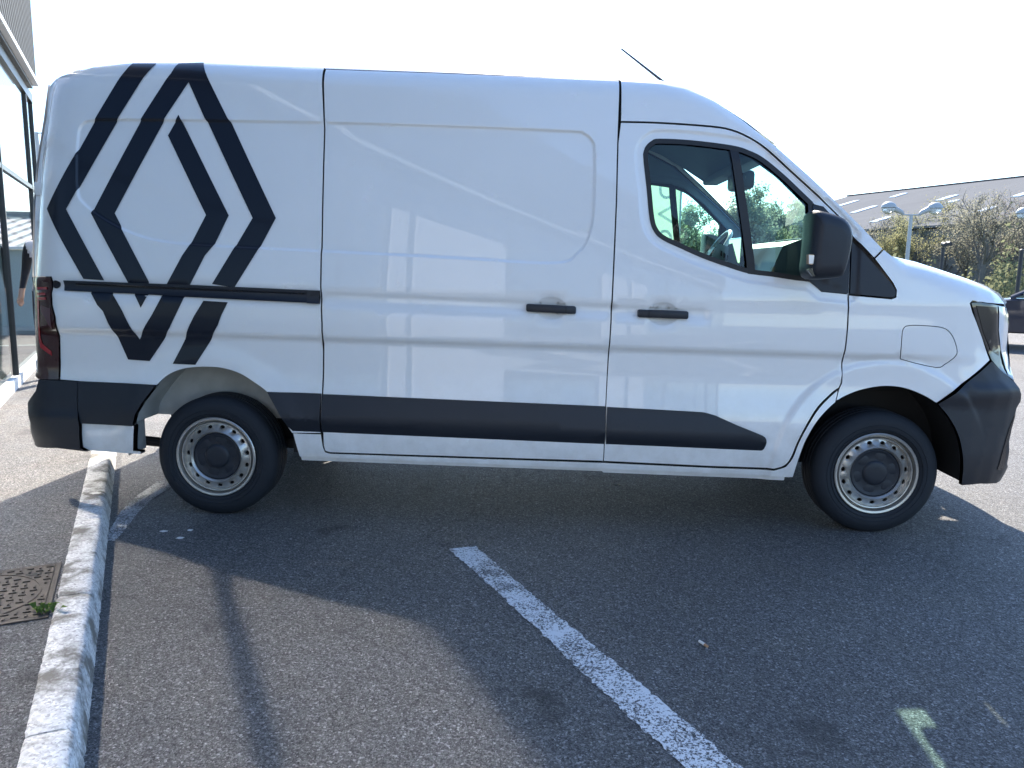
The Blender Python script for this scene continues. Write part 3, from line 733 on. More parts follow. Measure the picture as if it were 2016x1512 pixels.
# steering wheel on the far side
st = empty('steering_wheel'); st.parent = van
t_ = onY(1432, 457, 1.5); b_ = onY(1388, 520, 1.5)
c_ = Vector(((t_[0]+b_[0])/2-.02, 1.5, (t_[2]+b_[2])/2-.05)); ax = Vector((t_[0]-b_[0], 0, t_[2]-b_[2])).normalized()
MB().tube([c_ + (ax*math.cos(t)+Vector((0, 1, 0))*math.sin(t))*.195 for t in np.linspace(0, 2*math.pi, 33)], .015, 8, cap=False).build('wheel_rim', 'satin_grey', st, smooth=True)
nrm = ax.cross(Vector((0, 1, 0)))
mb = MB()
for t in (0.2, math.pi-.2, math.pi*1.5):
    MB.tube(mb, [c_ + nrm*.0, c_ + (Vector((0, 1, 0))*math.cos(t)+ax*math.sin(t))*.19], [.03, .014], 6)
mb.build('spokes', 'dash_grey', st, smooth=True)
MB().tube([c_ - nrm*.02, c_ + nrm*.03], [.06, .05], 12).build('horn_pad', 'dash_grey', st, smooth=True)
# grey card with dark lettering on the dash top
q = [onY(a_, b_, 1.2) for a_, b_ in ((1412,478),(1452,492),(1464,540),(1392,530))]
cd = MB().ext(q, (.0, .01, 0)).build('card', 'card_grey', van)
for k in range(6):
    x0, y0 = 1419+k*6.0, 493+k*4.2
    w_ = 4.2 if k % 2 else 3.2
    MB().ext([onY(a_, b_, 1.195) for a_, b_ in ((x0, y0), (x0+w_, y0+w_*.6), (x0+w_-.5, y0+w_*.6+10), (x0-.5, y0+10))], (0, .003, 0)).build('mark', 'seam_dark', cd)
for y in (.48, 1.05, 1.55):
    MB().bbox((2.0, y-.24, .75), (2.5, y+.24, .95), .04).bbox((1.96, y-.23, .9), (2.12, y+.23, 1.55), .05).build('seat', 'seat_fabric', van, smooth=True)
under(van)
#SPLIT
# ------------------------------------------------------------------ ground
VV = np.array([-.470, .883]); NN = np.array([.883, .470])      # along the kerb (away), across it (towards the lot)
def kn(t, n, z=0.0):
    p = VV*t + NN*n; return (p[0], p[1], z)
def tn(p): return float(p[0]*VV[0]+p[1]*VV[1]), float(p[0]*NN[0]+p[1]*NN[1])
def mat_asphalt(name, lo, hi, warm):
    b = NB(name); v = b.coord()
    cell = b.n('ShaderNodeTexVoronoi'); cell.inputs['Scale'].default_value = 140; b.l(v, cell.inputs['Vector'])
    cell2 = b.n('ShaderNodeTexVoronoi'); cell2.inputs['Scale'].default_value = 260; b.l(v, cell2.inputs['Vector'])
    sep = b.n('ShaderNodeSeparateColor'); b.l(cell.outputs['Color'], sep.inputs[0])
    sep2 = b.n('ShaderNodeSeparateColor'); b.l(cell2.outputs['Color'], sep2.inputs[0])
    g1 = b.ramp(sep.outputs[0], [(0, lo*.22), (.30, lo*.8), (.72, hi), (.93, hi*1.7), (1, min(.6, hi*4.2))])
    g2 = b.ramp(sep2.outputs[1], [(0, lo*.25), (.5, (lo+hi)/2), (.88, hi*1.4), (1, min(.6, hi*3.6))])
    c = b.mix(0.5, g1, g2)
    big = b.noise(v, 0.55, 6, 0.62); mid = b.noise(v, 3.1, 5, 0.6)
    c = b.mix(b.ramp(big, [(.38, 0.0), (.62, 0.75)]), c, b.mix(1.0, c, (.66, .67, .70), 'MULTIPLY'))
    c = b.mix(b.ramp(mid, [(.42, 0.0), (.68, .8)]), c, b.mix(1.0, c, warm, 'MULTIPLY'))
    st = b.noise(v, 2.1, 3, .5)                                  # old drips and brown marks
    c = b.mix(b.ramp(st, [(.66, 0.0), (.72, .6)]), c, (lo*.35, lo*.35, lo*.36))
    br = b.noise(b.coord(scale=(.8, 1.3, 1), rot=.7), 1.45, 4, .6)
    c = b.mix(b.ramp(br, [(.66, 0.0), (.76, .45)]), c, b.mix(1.0, c, (1.75, 1.45, 1.25), 'MULTIPLY'))
    dv = b.n('ShaderNodeVectorMath', operation='ADD'); nz = b.n('ShaderNodeTexNoise'); nz.inputs['Scale'].default_value = 2.2; nz.inputs['Detail'].default_value = 6
    b.l(v, nz.inputs['Vector']); sc_ = b.n('ShaderNodeVectorMath', operation='SCALE'); b.l(nz.outputs['Color'], sc_.inputs[0]); sc_.inputs['Scale'].default_value = .45
    b.l(v, dv.inputs[0]); b.l(sc_.outputs[0], dv.inputs[1])
    ck = b.n('ShaderNodeTexVoronoi', feature='DISTANCE_TO_EDGE'); ck.inputs['Scale'].default_value = .42; b.l(dv.outputs[0], ck.inputs['Vector'])
    c = b.mix(b.ramp(ck.outputs['Distance'], [(0.0, .35), (.005, .0)]), c, (lo*.25, lo*.25, lo*.25))
    h = b.mix(0.5, cell.outputs['Distance'], cell2.outputs['Distance'])
    rgh = b.ramp(sep.outputs[1], [(0, .5), (1, .9)])
    nm = b.bump(h, 1.0, 0.008)
    b.bsdf(c, rgh, Normal=nm, Specular_IOR_Level=0.5)
mat_asphalt('asphalt', .070, .145, (1.02, 1.0, .95))
mat_asphalt('pavement_asphalt', .070, .15, (1.1, 1.0, .9))
def tagk(o, kind='structure'): o['kind'] = kind; return o
def grid_sheet(name, x0, x1, y0, y1, z, mat):
    return tagk(mk(name, [(x0, y0, z), (x1, y0, z), (x1, y1, z), (x0, y1, z)], [(0, 1, 2, 3)], mat))
grid_sheet('parking_lot', -400, 400, -400, 400, 0.0, 'asphalt')
# grass beyond the lot
b = NB('grass'); v = b.coord()
b.bsdf(b.mix(b.noise(v, 2.5, 6, .7), (.035, .05, .016), (.11, .13, .05)), .9, Normal=b.bump(b.noise(v, 30, 4), .8, .05))
grid_sheet('grass_verge', -300, 300, 24, 380, 0.05, 'grass')
# raised pavement beside the kerb, from the shop front to the kerb stones
NK0, NK1, NKB, NF = -.655, -.535, -.505, -1.465
mk_ = MB().ext([kn(-14, NF-14, .0), kn(14, NF-14, .0), kn(14, NK0, .0), kn(-14, NK0, .0)], (0, 0, .098))
tagk(mk_.build('pavement', 'pavement_asphalt'))
# kerb stones
def mat_kerb():
    b = NB('kerb_stone'); v = b.coord()
    sp = b.n('ShaderNodeSeparateColor'); b.l(b.voro(v, 130), sp.inputs[0])
    c = b.ramp(sp.outputs[0], [(0, (.38, .38, .38)), (.25, (.58, .58, .57)), (.8, (.72, .72, .70)), (1, (.8, .8, .78))])
    wear = b.noise(v, 5.5, 7, .68)
    c = b.mix(b.ramp(wear, [(.47, 0.0), (.60, 1.0)]), c, (.17, .16, .14))
    fine = b.noise(v, 45, 4, .65)
    c = b.mix(b.ramp(fine, [(.55, 0.0), (.67, .7)]), c, (.22, .215, .20))
    h = b.mix(.6, b.noise(v, 38, 5, .7), b.noise(v, 8, 3))
    b.bsdf(c, .85, Normal=b.bump(h, .9, .012))
mat_kerb()
kerb = empty('kerb', kn(0, NK0), kind='structure')
tj, _ = tn(onZ(150, 1170, .1)); 
def kerb_stone(t0, t1, j):
    bm = bmesh.new(); r = random.Random(j)
    prof = [(NK0, -.05), (NK0, .100), (NK0+.01, .106), (NK1-.028, .106), (NK1-.010, .101), (NK1, .088), (NKB+.003, -.05)]
    k = 40; rows = []
    for i in range(k+1):
        t = t0 + (t1-t0)*i/k
        e = .006*max(0, 1-min(i, k-i)/1.0)
        rows.append([bm.verts.new(kn(t, n + r.uniform(-.0014, .0014) - (e*.6 if n > -.6 else -e*.3), z + (r.uniform(-.003, .0025) - e*.7 if z > 0 else 0))) for n, z in prof])
    for a_, c_ in zip(rows, rows[1:]):
        for q in range(len(prof)-1): bm.faces.new((a_[q], a_[q+1], c_[q+1], c_[q]))
    bm.faces.new(rows[0]); bm.faces.new(rows[-1][::-1])
    bmesh.ops.recalc_face_normals(bm, faces=bm.faces[:])
    me = bpy.data.meshes.new('kerb_stone'); bm.to_mesh(me); bm.free()
    me.polygons.foreach_set('use_smooth', [True]*len(me.polygons)); me.materials.append(MATS['kerb_stone']); me.set_sharp_from_angle(angle=rad(50))
    o = bpy.data.objects.new('kerb_stone', me); COL.objects.link(o); o.parent = kerb; return o
for j in range(-6, 8): kerb_stone(tj + j*.98 + .003, tj + (j+1)*.98 - .003, j)
under(kerb)
# painted lines: worn sheets a few millimetres above the asphalt
def mat_worn(name, col, cut, soft):
    b = NB(name); v = b.coord()
    f = b.noise(v, 120, 4, .7); g = b.noise(v, 4, 5, .7)
    m = b.n('ShaderNodeMath', operation='ADD'); b.l(f, m.inputs[0])
    m2 = b.n('ShaderNodeMath', operation='MULTIPLY'); b.l(g, m2.inputs[0]); m2.inputs[1].default_value = .55; b.l(m2.outputs[0], m.inputs[1])
    a = b.ramp(m.outputs[0], [(cut, 0.0), (cut+soft, 1.0)])
    p = b.n('ShaderNodeBsdfPrincipled'); p.inputs['Base Color'].default_value = (*col, 1); p.inputs['Roughness'].default_value = .75
    b.l(b.bump(f, .6, .004), p.inputs['Normal'])
    t = b.n('ShaderNodeBsdfTransparent'); mx = b.n('ShaderNodeMixShader')
    b.l(a, mx.inputs[0]); b.l(t.outputs[0], mx.inputs[1]); b.l(p.outputs[0], mx.inputs[2]); b.l(mx.outputs[0], b.out.inputs[0])
mat_worn('line_paint', (.66, .67, .68), .70, .08)
mat_worn('line_paint_faded', (.48, .49, .50), .725, .07)
def sheet(name, pts, z, mat, kind='structure'):
    return tagk(mk(name, [(p[0], p[1], z) for p in pts], [tuple(range(len(pts)))], mat), kind)
rj = random.Random(3)
pl_ = [kn(t, 1.012+.004*math.sin(t*3)+rj.uniform(-.007, .007)) for t in np.arange(-.95, -9, -.018)]; pr2_ = [kn(t, 1.150+.004*math.sin(t*2+1)+rj.uniform(-.007, .007)) for t in np.arange(-.965, -9, -.018)]
k_ = min(len(pl_), len(pr2_)); tagk(mk('bay_line', [(p[0], p[1], .004) for p in pl_[:k_]+pr2_[:k_]], [(i, i+1, k_+i+1, k_+i) for i in range(k_-1)], 'line_paint'))
sheet('faded_line', [onZ(a, c) for a, c in ((212,1066),(214,1048),(238,1008),(268,978),(302,955),(345,935),(345,955),(305,980),(272,1010),(245,1046),(226,1066))], .004, 'line_paint_faded')
# ------------------------------------------------------------------ small things on the ground
b = NB('cast_iron'); v = b.coord(); b.bsdf(b.mix(b.noise(v, 22, 6, .7), (.030, .026, .024), (.085, .068, .055)), .62, Metallic=.35, Normal=b.bump(b.noise(v, 160, 3), .4, .003))
t0, n0 = tn(onZ(112, 1113, .1)); t1, n1 = tn(onZ(85, 1213, .1)); n0 = -.69; L_ = t0-t1
man = empty('manhole_cover', kn((t0+t1)/2, n0-L_/2, .098), label='rusty square iron manhole cover with raised tread pattern beside the kerb', cat='manhole cover')
def iron(name, rects, z0, z1, par):
    mb = MB()
    for a0, a1, c0, c1 in rects: mb.ext([kn(a0, c0, z0), kn(a1, c0, z0), kn(a1, c1, z0), kn(a0, c1, z0)], (0, 0, z1-z0))
    return mb.build(name, 'cast_iron', par)
iron('plate', [(t1, t0, n0-L_, n0)], .085, .1035, man)
fw = .022
iron('frame', [(t1-fw, t1-.003, n0-L_-fw, n0+fw), (t0+.003, t0+fw, n0-L_-fw, n0+fw), (t1-.003, t0+.003, n0+.003, n0+fw), (t1-.003, t0+.003, n0-L_-fw, n0-L_-.003)], .085, .104, man)
mb = MB(); k = 15
for i in range(k):
    for j in range(k):
        ct = t1 + L_*(i+.5)/k; cn = n0 - L_*(j+.5)/k
        r_ = math.hypot(ct-(t0+t1)/2, cn-(n0-L_/2))
        if abs(r_-.235) < .016: continue
        a_, c_ = (.0125, .0038) if (i+j) % 2 else (.0038, .0125)
        mb.ext([kn(ct-a_, cn-c_, .1035), kn(ct+a_, cn-c_, .1035), kn(ct+a_, cn+c_, .1035), kn(ct-a_, cn+c_, .1035)], (0, 0, .0045))
tagk(mb.build('tread_bar', 'cast_iron', man), 'stuff')
cm = kn((t0+t1)/2, n0-L_/2)
mb = MB(); ring_ = []
for i in range(48):
    t = 2*math.pi*i/48; ring_.append([(cm[0]+r*math.cos(t), cm[1]+r*math.sin(t), z) for r, z in ((.230, .1036), (.230, .1062), (.238, .1062), (.238, .1036))])
ring_.append(ring_[0]); mb.loft(ring_); mb.build('lid_ring', 'cast_iron', man)
kh = tn(onZ(67, 1132, .1)); mb = MB().ext([kn(kh[0]-.014, kh[1]-.03, .1036), kn(kh[0]+.014, kh[1]-.03, .1036), kn(kh[0]+.014, kh[1]+.03, .1036), kn(kh[0]-.014, kh[1]+.03, .1036)], (0, 0, .0008)); mb.build('key_hole', 'seam_dark', man)
under(man)
b = NB('leaf_green'); d_ = b.n('ShaderNodeBsdfDiffuse'); d_.inputs[0].default_value = (.10, .16, .045, 1); tr_ = b.n('ShaderNodeBsdfTranslucent'); tr_.inputs[0].default_value = (.14, .22, .05, 1)
mx = b.n('ShaderNodeMixShader'); mx.inputs[0].default_value = .4; b.l(d_.outputs[0], mx.inputs[1]); b.l(tr_.outputs[0], mx.inputs[2]); b.l(mx.outputs[0], b.out.inputs[0])
wp = onZ(90, 1207, .1); mb = MB()
for i in range(22):
    a_ = random.uniform(0, 6.28); l_ = random.uniform(.02, .05); w_ = l_*.28; e_ = random.uniform(.01, .035); ox, oy = random.gauss(0, .022), random.gauss(0, .015)
    dx, dy = math.cos(a_), math.sin(a_)
    mb.add([(wp[0]+ox, wp[1]+oy, .1), (wp[0]+ox+dx*l_*.5-dy*w_, wp[1]+oy+dy*l_*.5+dx*w_, .1+e_), (wp[0]+ox+dx*l_, wp[1]+oy+dy*l_, .1+e_*.8), (wp[0]+ox+dx*l_*.5+dy*w_, wp[1]+oy+dy*l_*.5-dx*w_, .1+e_)], [(0, 1, 2, 3)])
tag(mb.build('weed', 'leaf_green'), 'small green weed growing between manhole cover and kerb', 'plant')
simple('paper_white', (.75, .74, .70), .8); simple('cork', (.45, .26, .14), .8, noise=.3, nscale=300)
cb = onZ(1385, 1271); ca = Vector((.45, -.8, 0)).normalized()
cig = empty('cigarette_butt', (cb[0], cb[1], 0), label='cigarette butt lying on the asphalt right of the white line', cat='cigarette butt')
MB().tube([Vector((cb[0], cb[1], .007))-ca*.024, Vector((cb[0], cb[1], .007))+ca*.006], .0055, 8).build('paper', 'paper_white', cig, smooth=True)
MB().tube([Vector((cb[0], cb[1], .007))+ca*.006, Vector((cb[0], cb[1], .007))+ca*.022], .0055, 8).build('filter_tip', 'cork', cig, smooth=True)
under(cig)
for (px_, py_, r_, lab) in ((323, 1046, .016, 'white fleck on asphalt, left of three behind the rear wheel'), (355, 1059, .018, 'white fleck on asphalt, lowest of three behind the rear wheel'), (374, 1044, .013, 'white fleck on asphalt, right of three behind the rear wheel'), (1216, 954, .016, 'white fleck on the asphalt under the front door sill'), (188, 971, .022, 'white dropping on top of the kerb stone beside the rear wheel')):
    z_ = .107 if py_ == 971 else .0
    c_ = onZ(px_, py_, z_); rr_ = random.Random(px_); mb = MB(); pts = []
    for i in range(12):
        t = 2*math.pi*i/12; q = r_*rr_.uniform(.65, 1.15); pts.append((c_[0]+q*1.3*math.cos(t), c_[1]+q*math.sin(t), z_+.001))
    mb.v = pts + [(c_[0], c_[1], z_+.006)]; mb.f = [(i, (i+1) % 12, 12) for i in range(12)]
    tag(mb.build('white_fleck', 'paper_white', smooth=True), lab, 'speck', 'white flecks on the ground')
# ------------------------------------------------------------------ showroom on the left (runs on past the camera)
simple('alu_white', (.72, .73, .73), .45, noise=.05); simple('alu_dark', (.025, .03, .033), .4); simple('panel_white', (.74, .75, .76), .5, noise=.06, nscale=1.5)
simple('interior_white', (.6, .6, .58), .8); simple('floor_tile', (.35, .34, .32), .3)
def mat_fascia():
    b = NB('fascia_mesh'); v = b.coord(rot=-math.atan2(VV[1], VV[0]))
    wv = b.n('ShaderNodeTexWave', bands_direction='DIAGONAL'); wv.inputs['Scale'].default_value = 3.2; wv.inputs['Distortion'].default_value = 1.2; wv.inputs['Detail'].default_value = 1
    b.l(v, wv.inputs['Vector'])
    b.bsdf(b.mix(wv.outputs['Fac'], (.004, .005, .006), (.060, .070, .075)), .7, Metallic=.0, Specular_IOR_Level=.15, Normal=b.bump(wv.outputs['Fac'], .8, .02))
mat_fascia()
def mat_facade_glass():
    b = NB('facade_glass')
    t = b.n('ShaderNodeBsdfTransparent'); t.inputs[0].default_value = (.80, .90, .86, 1)
    g = b.n('ShaderNodeBsdfGlossy'); g.inputs['Roughness'].default_value = .055
    mx = b.n('ShaderNodeMixShader'); b.l(schlick(b, .36, .58), mx.inputs[0]); b.l(t.outputs[0], mx.inputs[1]); b.l(g.outputs[0], mx.inputs[2]); b.l(mx.outputs[0], b.out.inputs[0])
mat_facade_glass()
def hit_plane(px_, py_, n_):            # ray meets the vertical plane at distance n_ across the kerb axis
    d = ray(px_, py_); a = d[0]*NN[0]+d[1]*NN[1]; t = (n_ - (CP[0]*NN[0]+CP[1]*NN[1]))/a
    p = CP + t*d; return tn(p)[0], p[2]
TEND, ZFB = hit_plane(73, 177, NF+.10)
tm1 = hit_plane(55, 250, NF)[0]; tm2 = hit_plane(22, 560, NF)[0]
show = empty('showroom', kn(TEND, NF, .1), label='glass fronted showroom with metal fascia at the left edge beside the van', cat='building')
def fbox(name, ta, tb, na, nb, za, zb, mat, par=None):
    return MB().ext([kn(ta, na, za), kn(tb, na, za), kn(tb, nb, za), kn(ta, nb, za)], (0, 0, zb-za)).build(name, mat, par or show)
TB = -16.0; TCOR = TEND+.35
fbox('base_frame', TB, TCOR, NF-.10, NF+.012, .098, .21, 'alu_white')
fbox('top_frame', TB, TCOR, NF-.08, NF+.01, ZFB-.12, ZFB-.002, 'alu_dark')
fas = fbox('fascia', TB, TEND, NF-2.5, NF+.10, ZFB+.10, ZFB+1.9, 'fascia_mesh')
fbox('fascia_edge', TB, TEND+.006, NF-2.5, NF+.125, ZFB+.045, ZFB+.098, 'alu_white')
fbox('gutter', TB, TEND-.05, NF-2.5, NF+.06, ZFB-.0, ZFB+.043, 'alu_dark')
mull = [tm1, tm2]; step_ = abs(tm1-tm2)
t_ = -2.6
while t_ > TB: mull.append(t_); t_ -= 3.1
mull = sorted(mull + [TB+.04, TCOR-.04])
for t_ in mull: fbox('mullion', t_-.022, t_+.022, NF-.06, NF+.006, .21, ZFB-.12, 'alu_dark')
WP = [(-5.5, -3.65), (-3.5, -3.25), (-9.6, -8.6), (-10.6, -9.9)]
for a_, c_ in zip(mull, mull[1:]):
    fbox('transom', a_+.022, c_-.022, NF-.05, NF+.003, 2.28, 2.33, 'alu_dark')
    mid = (a_+c_)/2
    for z0_, z1_ in ((.21, 2.28), (2.33, ZFB-.12)):
        q = [kn(a_+.022, NF-.02, z0_), kn(c_-.022, NF-.02, z0_), kn(c_-.022, NF-.02, z1_), kn(a_+.022, NF-.02, z1_)]
        mk('glass_pane', q, [(0, 1, 2, 3)], 'facade_glass', show)
for a_, c_ in WP: fbox('white_panel', a_, c_, NF+.02, NF+.05, .14, 2.95, 'panel_white')
# end wall with its own glazing, inside floor, ceiling and rear wall
fbox('base_frame', TCOR-.10, TCOR, NF-8, NF-.10, .098, .21, 'alu_white')
for k in range(1, 5): fbox('mullion', TCOR-.06, TCOR-.01, NF-2*k-.02, NF-2*k+.02, .21, ZFB-.12, 'alu_dark')
mk('glass_pane', [kn(TCOR-.03, NF-.06, .21), kn(TCOR-.03, NF-8, .21), kn(TCOR-.03, NF-8, ZFB-.12), kn(TCOR-.03, NF-.06, ZFB-.12)], [(0, 1, 2, 3)], 'facade_glass', show)
fbox('roof_slab', TB, TEND-.1, NF-9, NF-.09, ZFB-.0, ZFB+.09, 'interior_white')
fbox('rear_wall', TB, TCOR-3.0, NF-7.2, NF-7.0, .1, ZFB-.01, 'interior_white')
fbox('partition_wall', TB, TB+.15, NF-7, NF-.1, .1, ZFB-.01, 'interior_white')
under(show)
# ------------------------------------------------------------------ low shed seen past the corner of the glass
simple('shed_wall', (.36, .40, .385), .8, noise=.12, nscale=1.0); simple('shed_roof', (.62, .64, .63), .4, noise=.05); simple('shed_trim', (.16, .18, .18), .5); simple('concrete', (.45, .44, .41), .85, noise=.2)
def atd(px_, py_, D): d = ray(px_, py_); return CP + d*D
sb0 = onZ(-60, 672); sb1 = onZ(150, 660)
u_ = (sb1-sb0)[:2]; u_ /= np.hypot(*u_); nr = np.array([-u_[1], u_[0]])
def sp(a_, c_, z): q = sb0[:2] + u_*a_ + nr*c_; return (q[0], q[1], z)
Dm = np.hypot(*(onZ(40, 667)[:2]-CP[:2]))
hz = lambda py_, D: CP[2] + (508-py_)/FPX*D
shed = empty('storage_shed', tuple(sb0), label='low grey shed with white ribbed metal roof seen through the showroom glass', cat='shed')
e1, e2 = hz(492, Dm), hz(442, Dm+2.2)
LX = 9.0
MB().ext([sp(-5, 0, 0), sp(LX, 0, 0), sp(LX, 4, 0), sp(-5, 4, 0)], (0, 0, e1)).build('wall', 'shed_wall', shed)
MB().ext([sp(-5, -.25, 0), sp(LX, -.25, 0), sp(LX, -.02, 0), sp(-5, -.02, 0)], (0, 0, .16)).build('plinth', 'concrete', shed)
rf = MB().ext([sp(-5.2, -.12, e1+.0), sp(-5.2, 2.2, e2), sp(-5.2, 2.2, e2+.05), sp(-5.2, -.12, e1+.05)], (*(u_*(LX+5.4)), 0)).build('roof', 'shed_roof', shed)
for k in range(44):
    a_ = -5.2 + k*.33
    MB().ext([sp(a_, -.12, e1+.05), sp(a_, 2.2, e2+.05), sp(a_, 2.2, e2+.085), sp(a_, -.12, e1+.085)], (*(u_*.035), 0)).build('roof_rib', 'shed_trim', rf)
MB().ext([sp(-5.2, 2.2, e2+.02), sp(LX, 2.2, e2+.02), sp(LX, 2.4, e2+.02), sp(-5.2, 2.4, e2+.02)], (0, 0, .17)).build('ridge_cap', 'shed_trim', rf)
under(shed)
# ------------------------------------------------------------------ lamp posts
def lamp_post(px_, pyhead, D, label, spread=1.0, tilt=0.0):
    top = atd(px_, pyhead, D); x, y, h = top
    r = empty('lamp_post', (x, y, 0), label=label, cat='street lamp', group='twin headed lamp posts')
    k = D/30.0*.88
    MB().tube([(x, y, 0), (x, y, h*.5), (x, y, h+.02)], [.10*k, .09*k, .075*k], 12).build('pole', 'lamp_grey', r, smooth=True)
    MB().tube([(x-.42*k, y, h), (x+.42*k, y, h)], .035*k, 8).build('crossbar', 'lamp_grey', r, smooth=True)
    for s in (-1, 1):
        cx, cz = x+s*1.02*k*spread, h+.30*k
        arm = [(x+s*.36*k, y, h+.02*k), (x+s*.45*k, y, h+.12*k), (x+s*.72*k, y, h+.24*k), (cx, y, cz+.04*k)]
        hd = MB().tube(arm, [.07*k, .10*k, .13*k, .12*k], 10).build('arm', 'lamp_grey', r, smooth=True)
        mb = MB(); rows = []
        for i in range(7):
            a_ = i/6*math.pi/2
            rows.append([(cx+.33*k*math.cos(a_)*math.cos(t), y+.30*k*math.cos(a_)*math.sin(t), cz+.27*k*math.sin(a_)) for t in np.linspace(0, 2*math.pi, 21)])
        mb.loft(rows).build('hood', 'lamp_grey', r, smooth=True)
        mb = MB(); rows = []
        for i in range(6):
            a_ = i/5*math.pi/2
            rows.append([(cx+.29*k*math.cos(a_)*math.cos(t), y+.27*k*math.cos(a_)*math.sin(t), cz-.02*k-.26*k*math.sin(a_)) for t in np.linspace(0, 2*math.pi, 21)])
        mb.loft(rows).build('globe', 'lamp_globe', r, smooth=True)
        MB().lathe([(0, .335*k), (.03*k, .335*k)], n=20)
    under(r); return r
lamp_post(1794, 423, 30, 'grey twin headed lamp post in front of the warehouse roof')
lamp_post(2060, 434, 30, 'lamp post at the right edge of the picture with one head showing')
lamp_post(72, 262, 17, 'lamp post at the left edge behind the showroom corner', 1.0)
cc = atd(1857, 489, 26)
cr = empty('camera_post', (cc[0], cc[1], 0), label='short black post carrying two security cameras above the bonnet', cat='camera post')
MB().tube([(cc[0], cc[1], 0), (cc[0], cc[1], cc[2])], .055, 10).build('post', 'post_dark', cr, smooth=True)
MB().tube([(cc[0], cc[1], cc[2]), (cc[0], cc[1], cc[2]+.03)], .09, 10).build('collar', 'post_dark', cr)
for dx, dz in ((.02, .12), (.17, .15)): MB().tube([(cc[0]+dx, cc[1]-.10, cc[2]+dz), (cc[0]+dx+.02, cc[1]+.14, cc[2]+dz+.03)], .075, 10).build('camera_head', 'post_dark', cr, smooth=True)
under(cr)
pp = atd(2012, 492, 22)
pr_ = empty('sign_post', (pp[0], pp[1], 0), label='dark thin post standing behind the parked dark car', cat='post')
MB().tube([(pp[0], pp[1], 0), (pp[0], pp[1], pp[2])], .055, 10).build('post', 'post_dark', pr_, smooth=True)
MB().tube([(pp[0], pp[1], pp[2]), (pp[0], pp[1], pp[2]+.03)], [.06, .02], 10).build('post_cap', 'post_dark', pr_, smooth=True)
under(pr_)
# ------------------------------------------------------------------ warehouse
b = NB('roof_sheet'); v = b.coord(); b.bsdf(b.mix(b.noise(v, .35, 6, .65), (.15, .155, .16), (.20, .205, .21)), .9, Specular_IOR_Level=0.0)
simple('wall_cladding', (.22, .22, .215), .7, noise=.15, nscale=.3); simple('skylight', (.72, .76, .78), .2); simple('roof_edge', (.07, .06, .055), .7)
r1 = atd(1672, 388, 70.0); zr = r1[2]
d2 = ray(2016, 351); r2 = CP + d2*((zr-CP[2])/d2[2])
ud = (r2-r1)[:2]; lw = np.hypot(*ud); ud /= lw; nd = np.array([ud[1], -ud[0]])
if nd @ (CP[:2]-r1[:2]) < 0: nd = -nd
RUN, DROP = 15.0, 4.2
def wpt(a_, c_, dz=0.0): q = r1[:2] + ud*a_ + nd*c_; return (q[0], q[1], zr - abs(c_)/RUN*DROP + dz)
LW = lw + 12
ware = empty('warehouse', (r1[0], r1[1], 0), label='large grey roofed warehouse behind the trees on the right', cat='warehouse')
rf = MB().ext([wpt(0, 0), wpt(LW, 0), wpt(LW, RUN), wpt(0, RUN)], (0, 0, .12)).build('roof_slope', 'roof_sheet', ware)
MB().ext([wpt(0, 0, -.01), wpt(LW, 0, -.01), wpt(LW, -RUN, -.01), wpt(0, -RUN, -.01)], (0, 0, .12)).build('roof_slope', 'roof_sheet', ware)
MB().ext([wpt(-.1, -.25, .14), wpt(LW, -.25, .14), wpt(LW, .25, .14), wpt(-.1, .25, .14)], (0, 0, .10)).build('ridge_cap', 'roof_edge', ware)
ez = zr-DROP
q0 = [wpt(.1, RUN-.3), wpt(LW-.1, RUN-.3), wpt(LW-.1, -RUN+.3), wpt(.1, -RUN+.3)]
for i in range(4):
    a_, c_ = q0[i], q0[(i+1) % 4]
    top = [(c_[0], c_[1], ez-.05), (a_[0], a_[1], ez-.05)] if i % 2 == 0 else [(c_[0], c_[1], ez-.05), ((a_[0]+c_[0])/2, (a_[1]+c_[1])/2, zr-.2), (a_[0], a_[1], ez-.05)]
    mk('wall', [(a_[0], a_[1], 0), (c_[0], c_[1], 0)] + top, [tuple(range(2+len(top)))], 'wall_cladding', ware)
nrm_ = np.cross(np.array([ud[0], ud[1], 0]), np.array([nd[0], nd[1], -DROP/RUN])); nrm_ /= np.linalg.norm(nrm_)
def on_roof(px_, py_):
    d = ray(px_, py_); p0 = np.array([r1[0], r1[1], zr+.14]); t = ((p0-CP)@nrm_)/(d@nrm_); p = CP+t*d
    return (p[:2]-r1[:2])@ud, (p[:2]-r1[:2])@nd
for (a_, c_) in (((1660,407),(1680,394)), ((1687,422),(1714,404)), ((1761,390),(1776,380)), ((1852,397),(1876,383)), ((1869,400),(1882,394)), ((2005,390),(2030,373)), ((1930,420),(1950,406)), ((1725,440),(1745,425))):
    s0, k0_ = on_roof(*a_); s1, k1_ = on_roof(*c_); s_ = (s0+s1)/2
    lo_, hi_ = sorted((k0_, k1_)); lo_ = max(lo_, .4)
    lo_, hi_ = lo_+.2*(hi_-lo_), hi_-.2*(hi_-lo_)
    MB().ext([wpt(s_-.3, lo_, .13), wpt(s_+.3, lo_, .13), wpt(s_+.3, hi_, .13), wpt(s_-.3, hi_, .13)], (0, 0, .06)).build('skylight', 'skylight', rf)
under(ware)
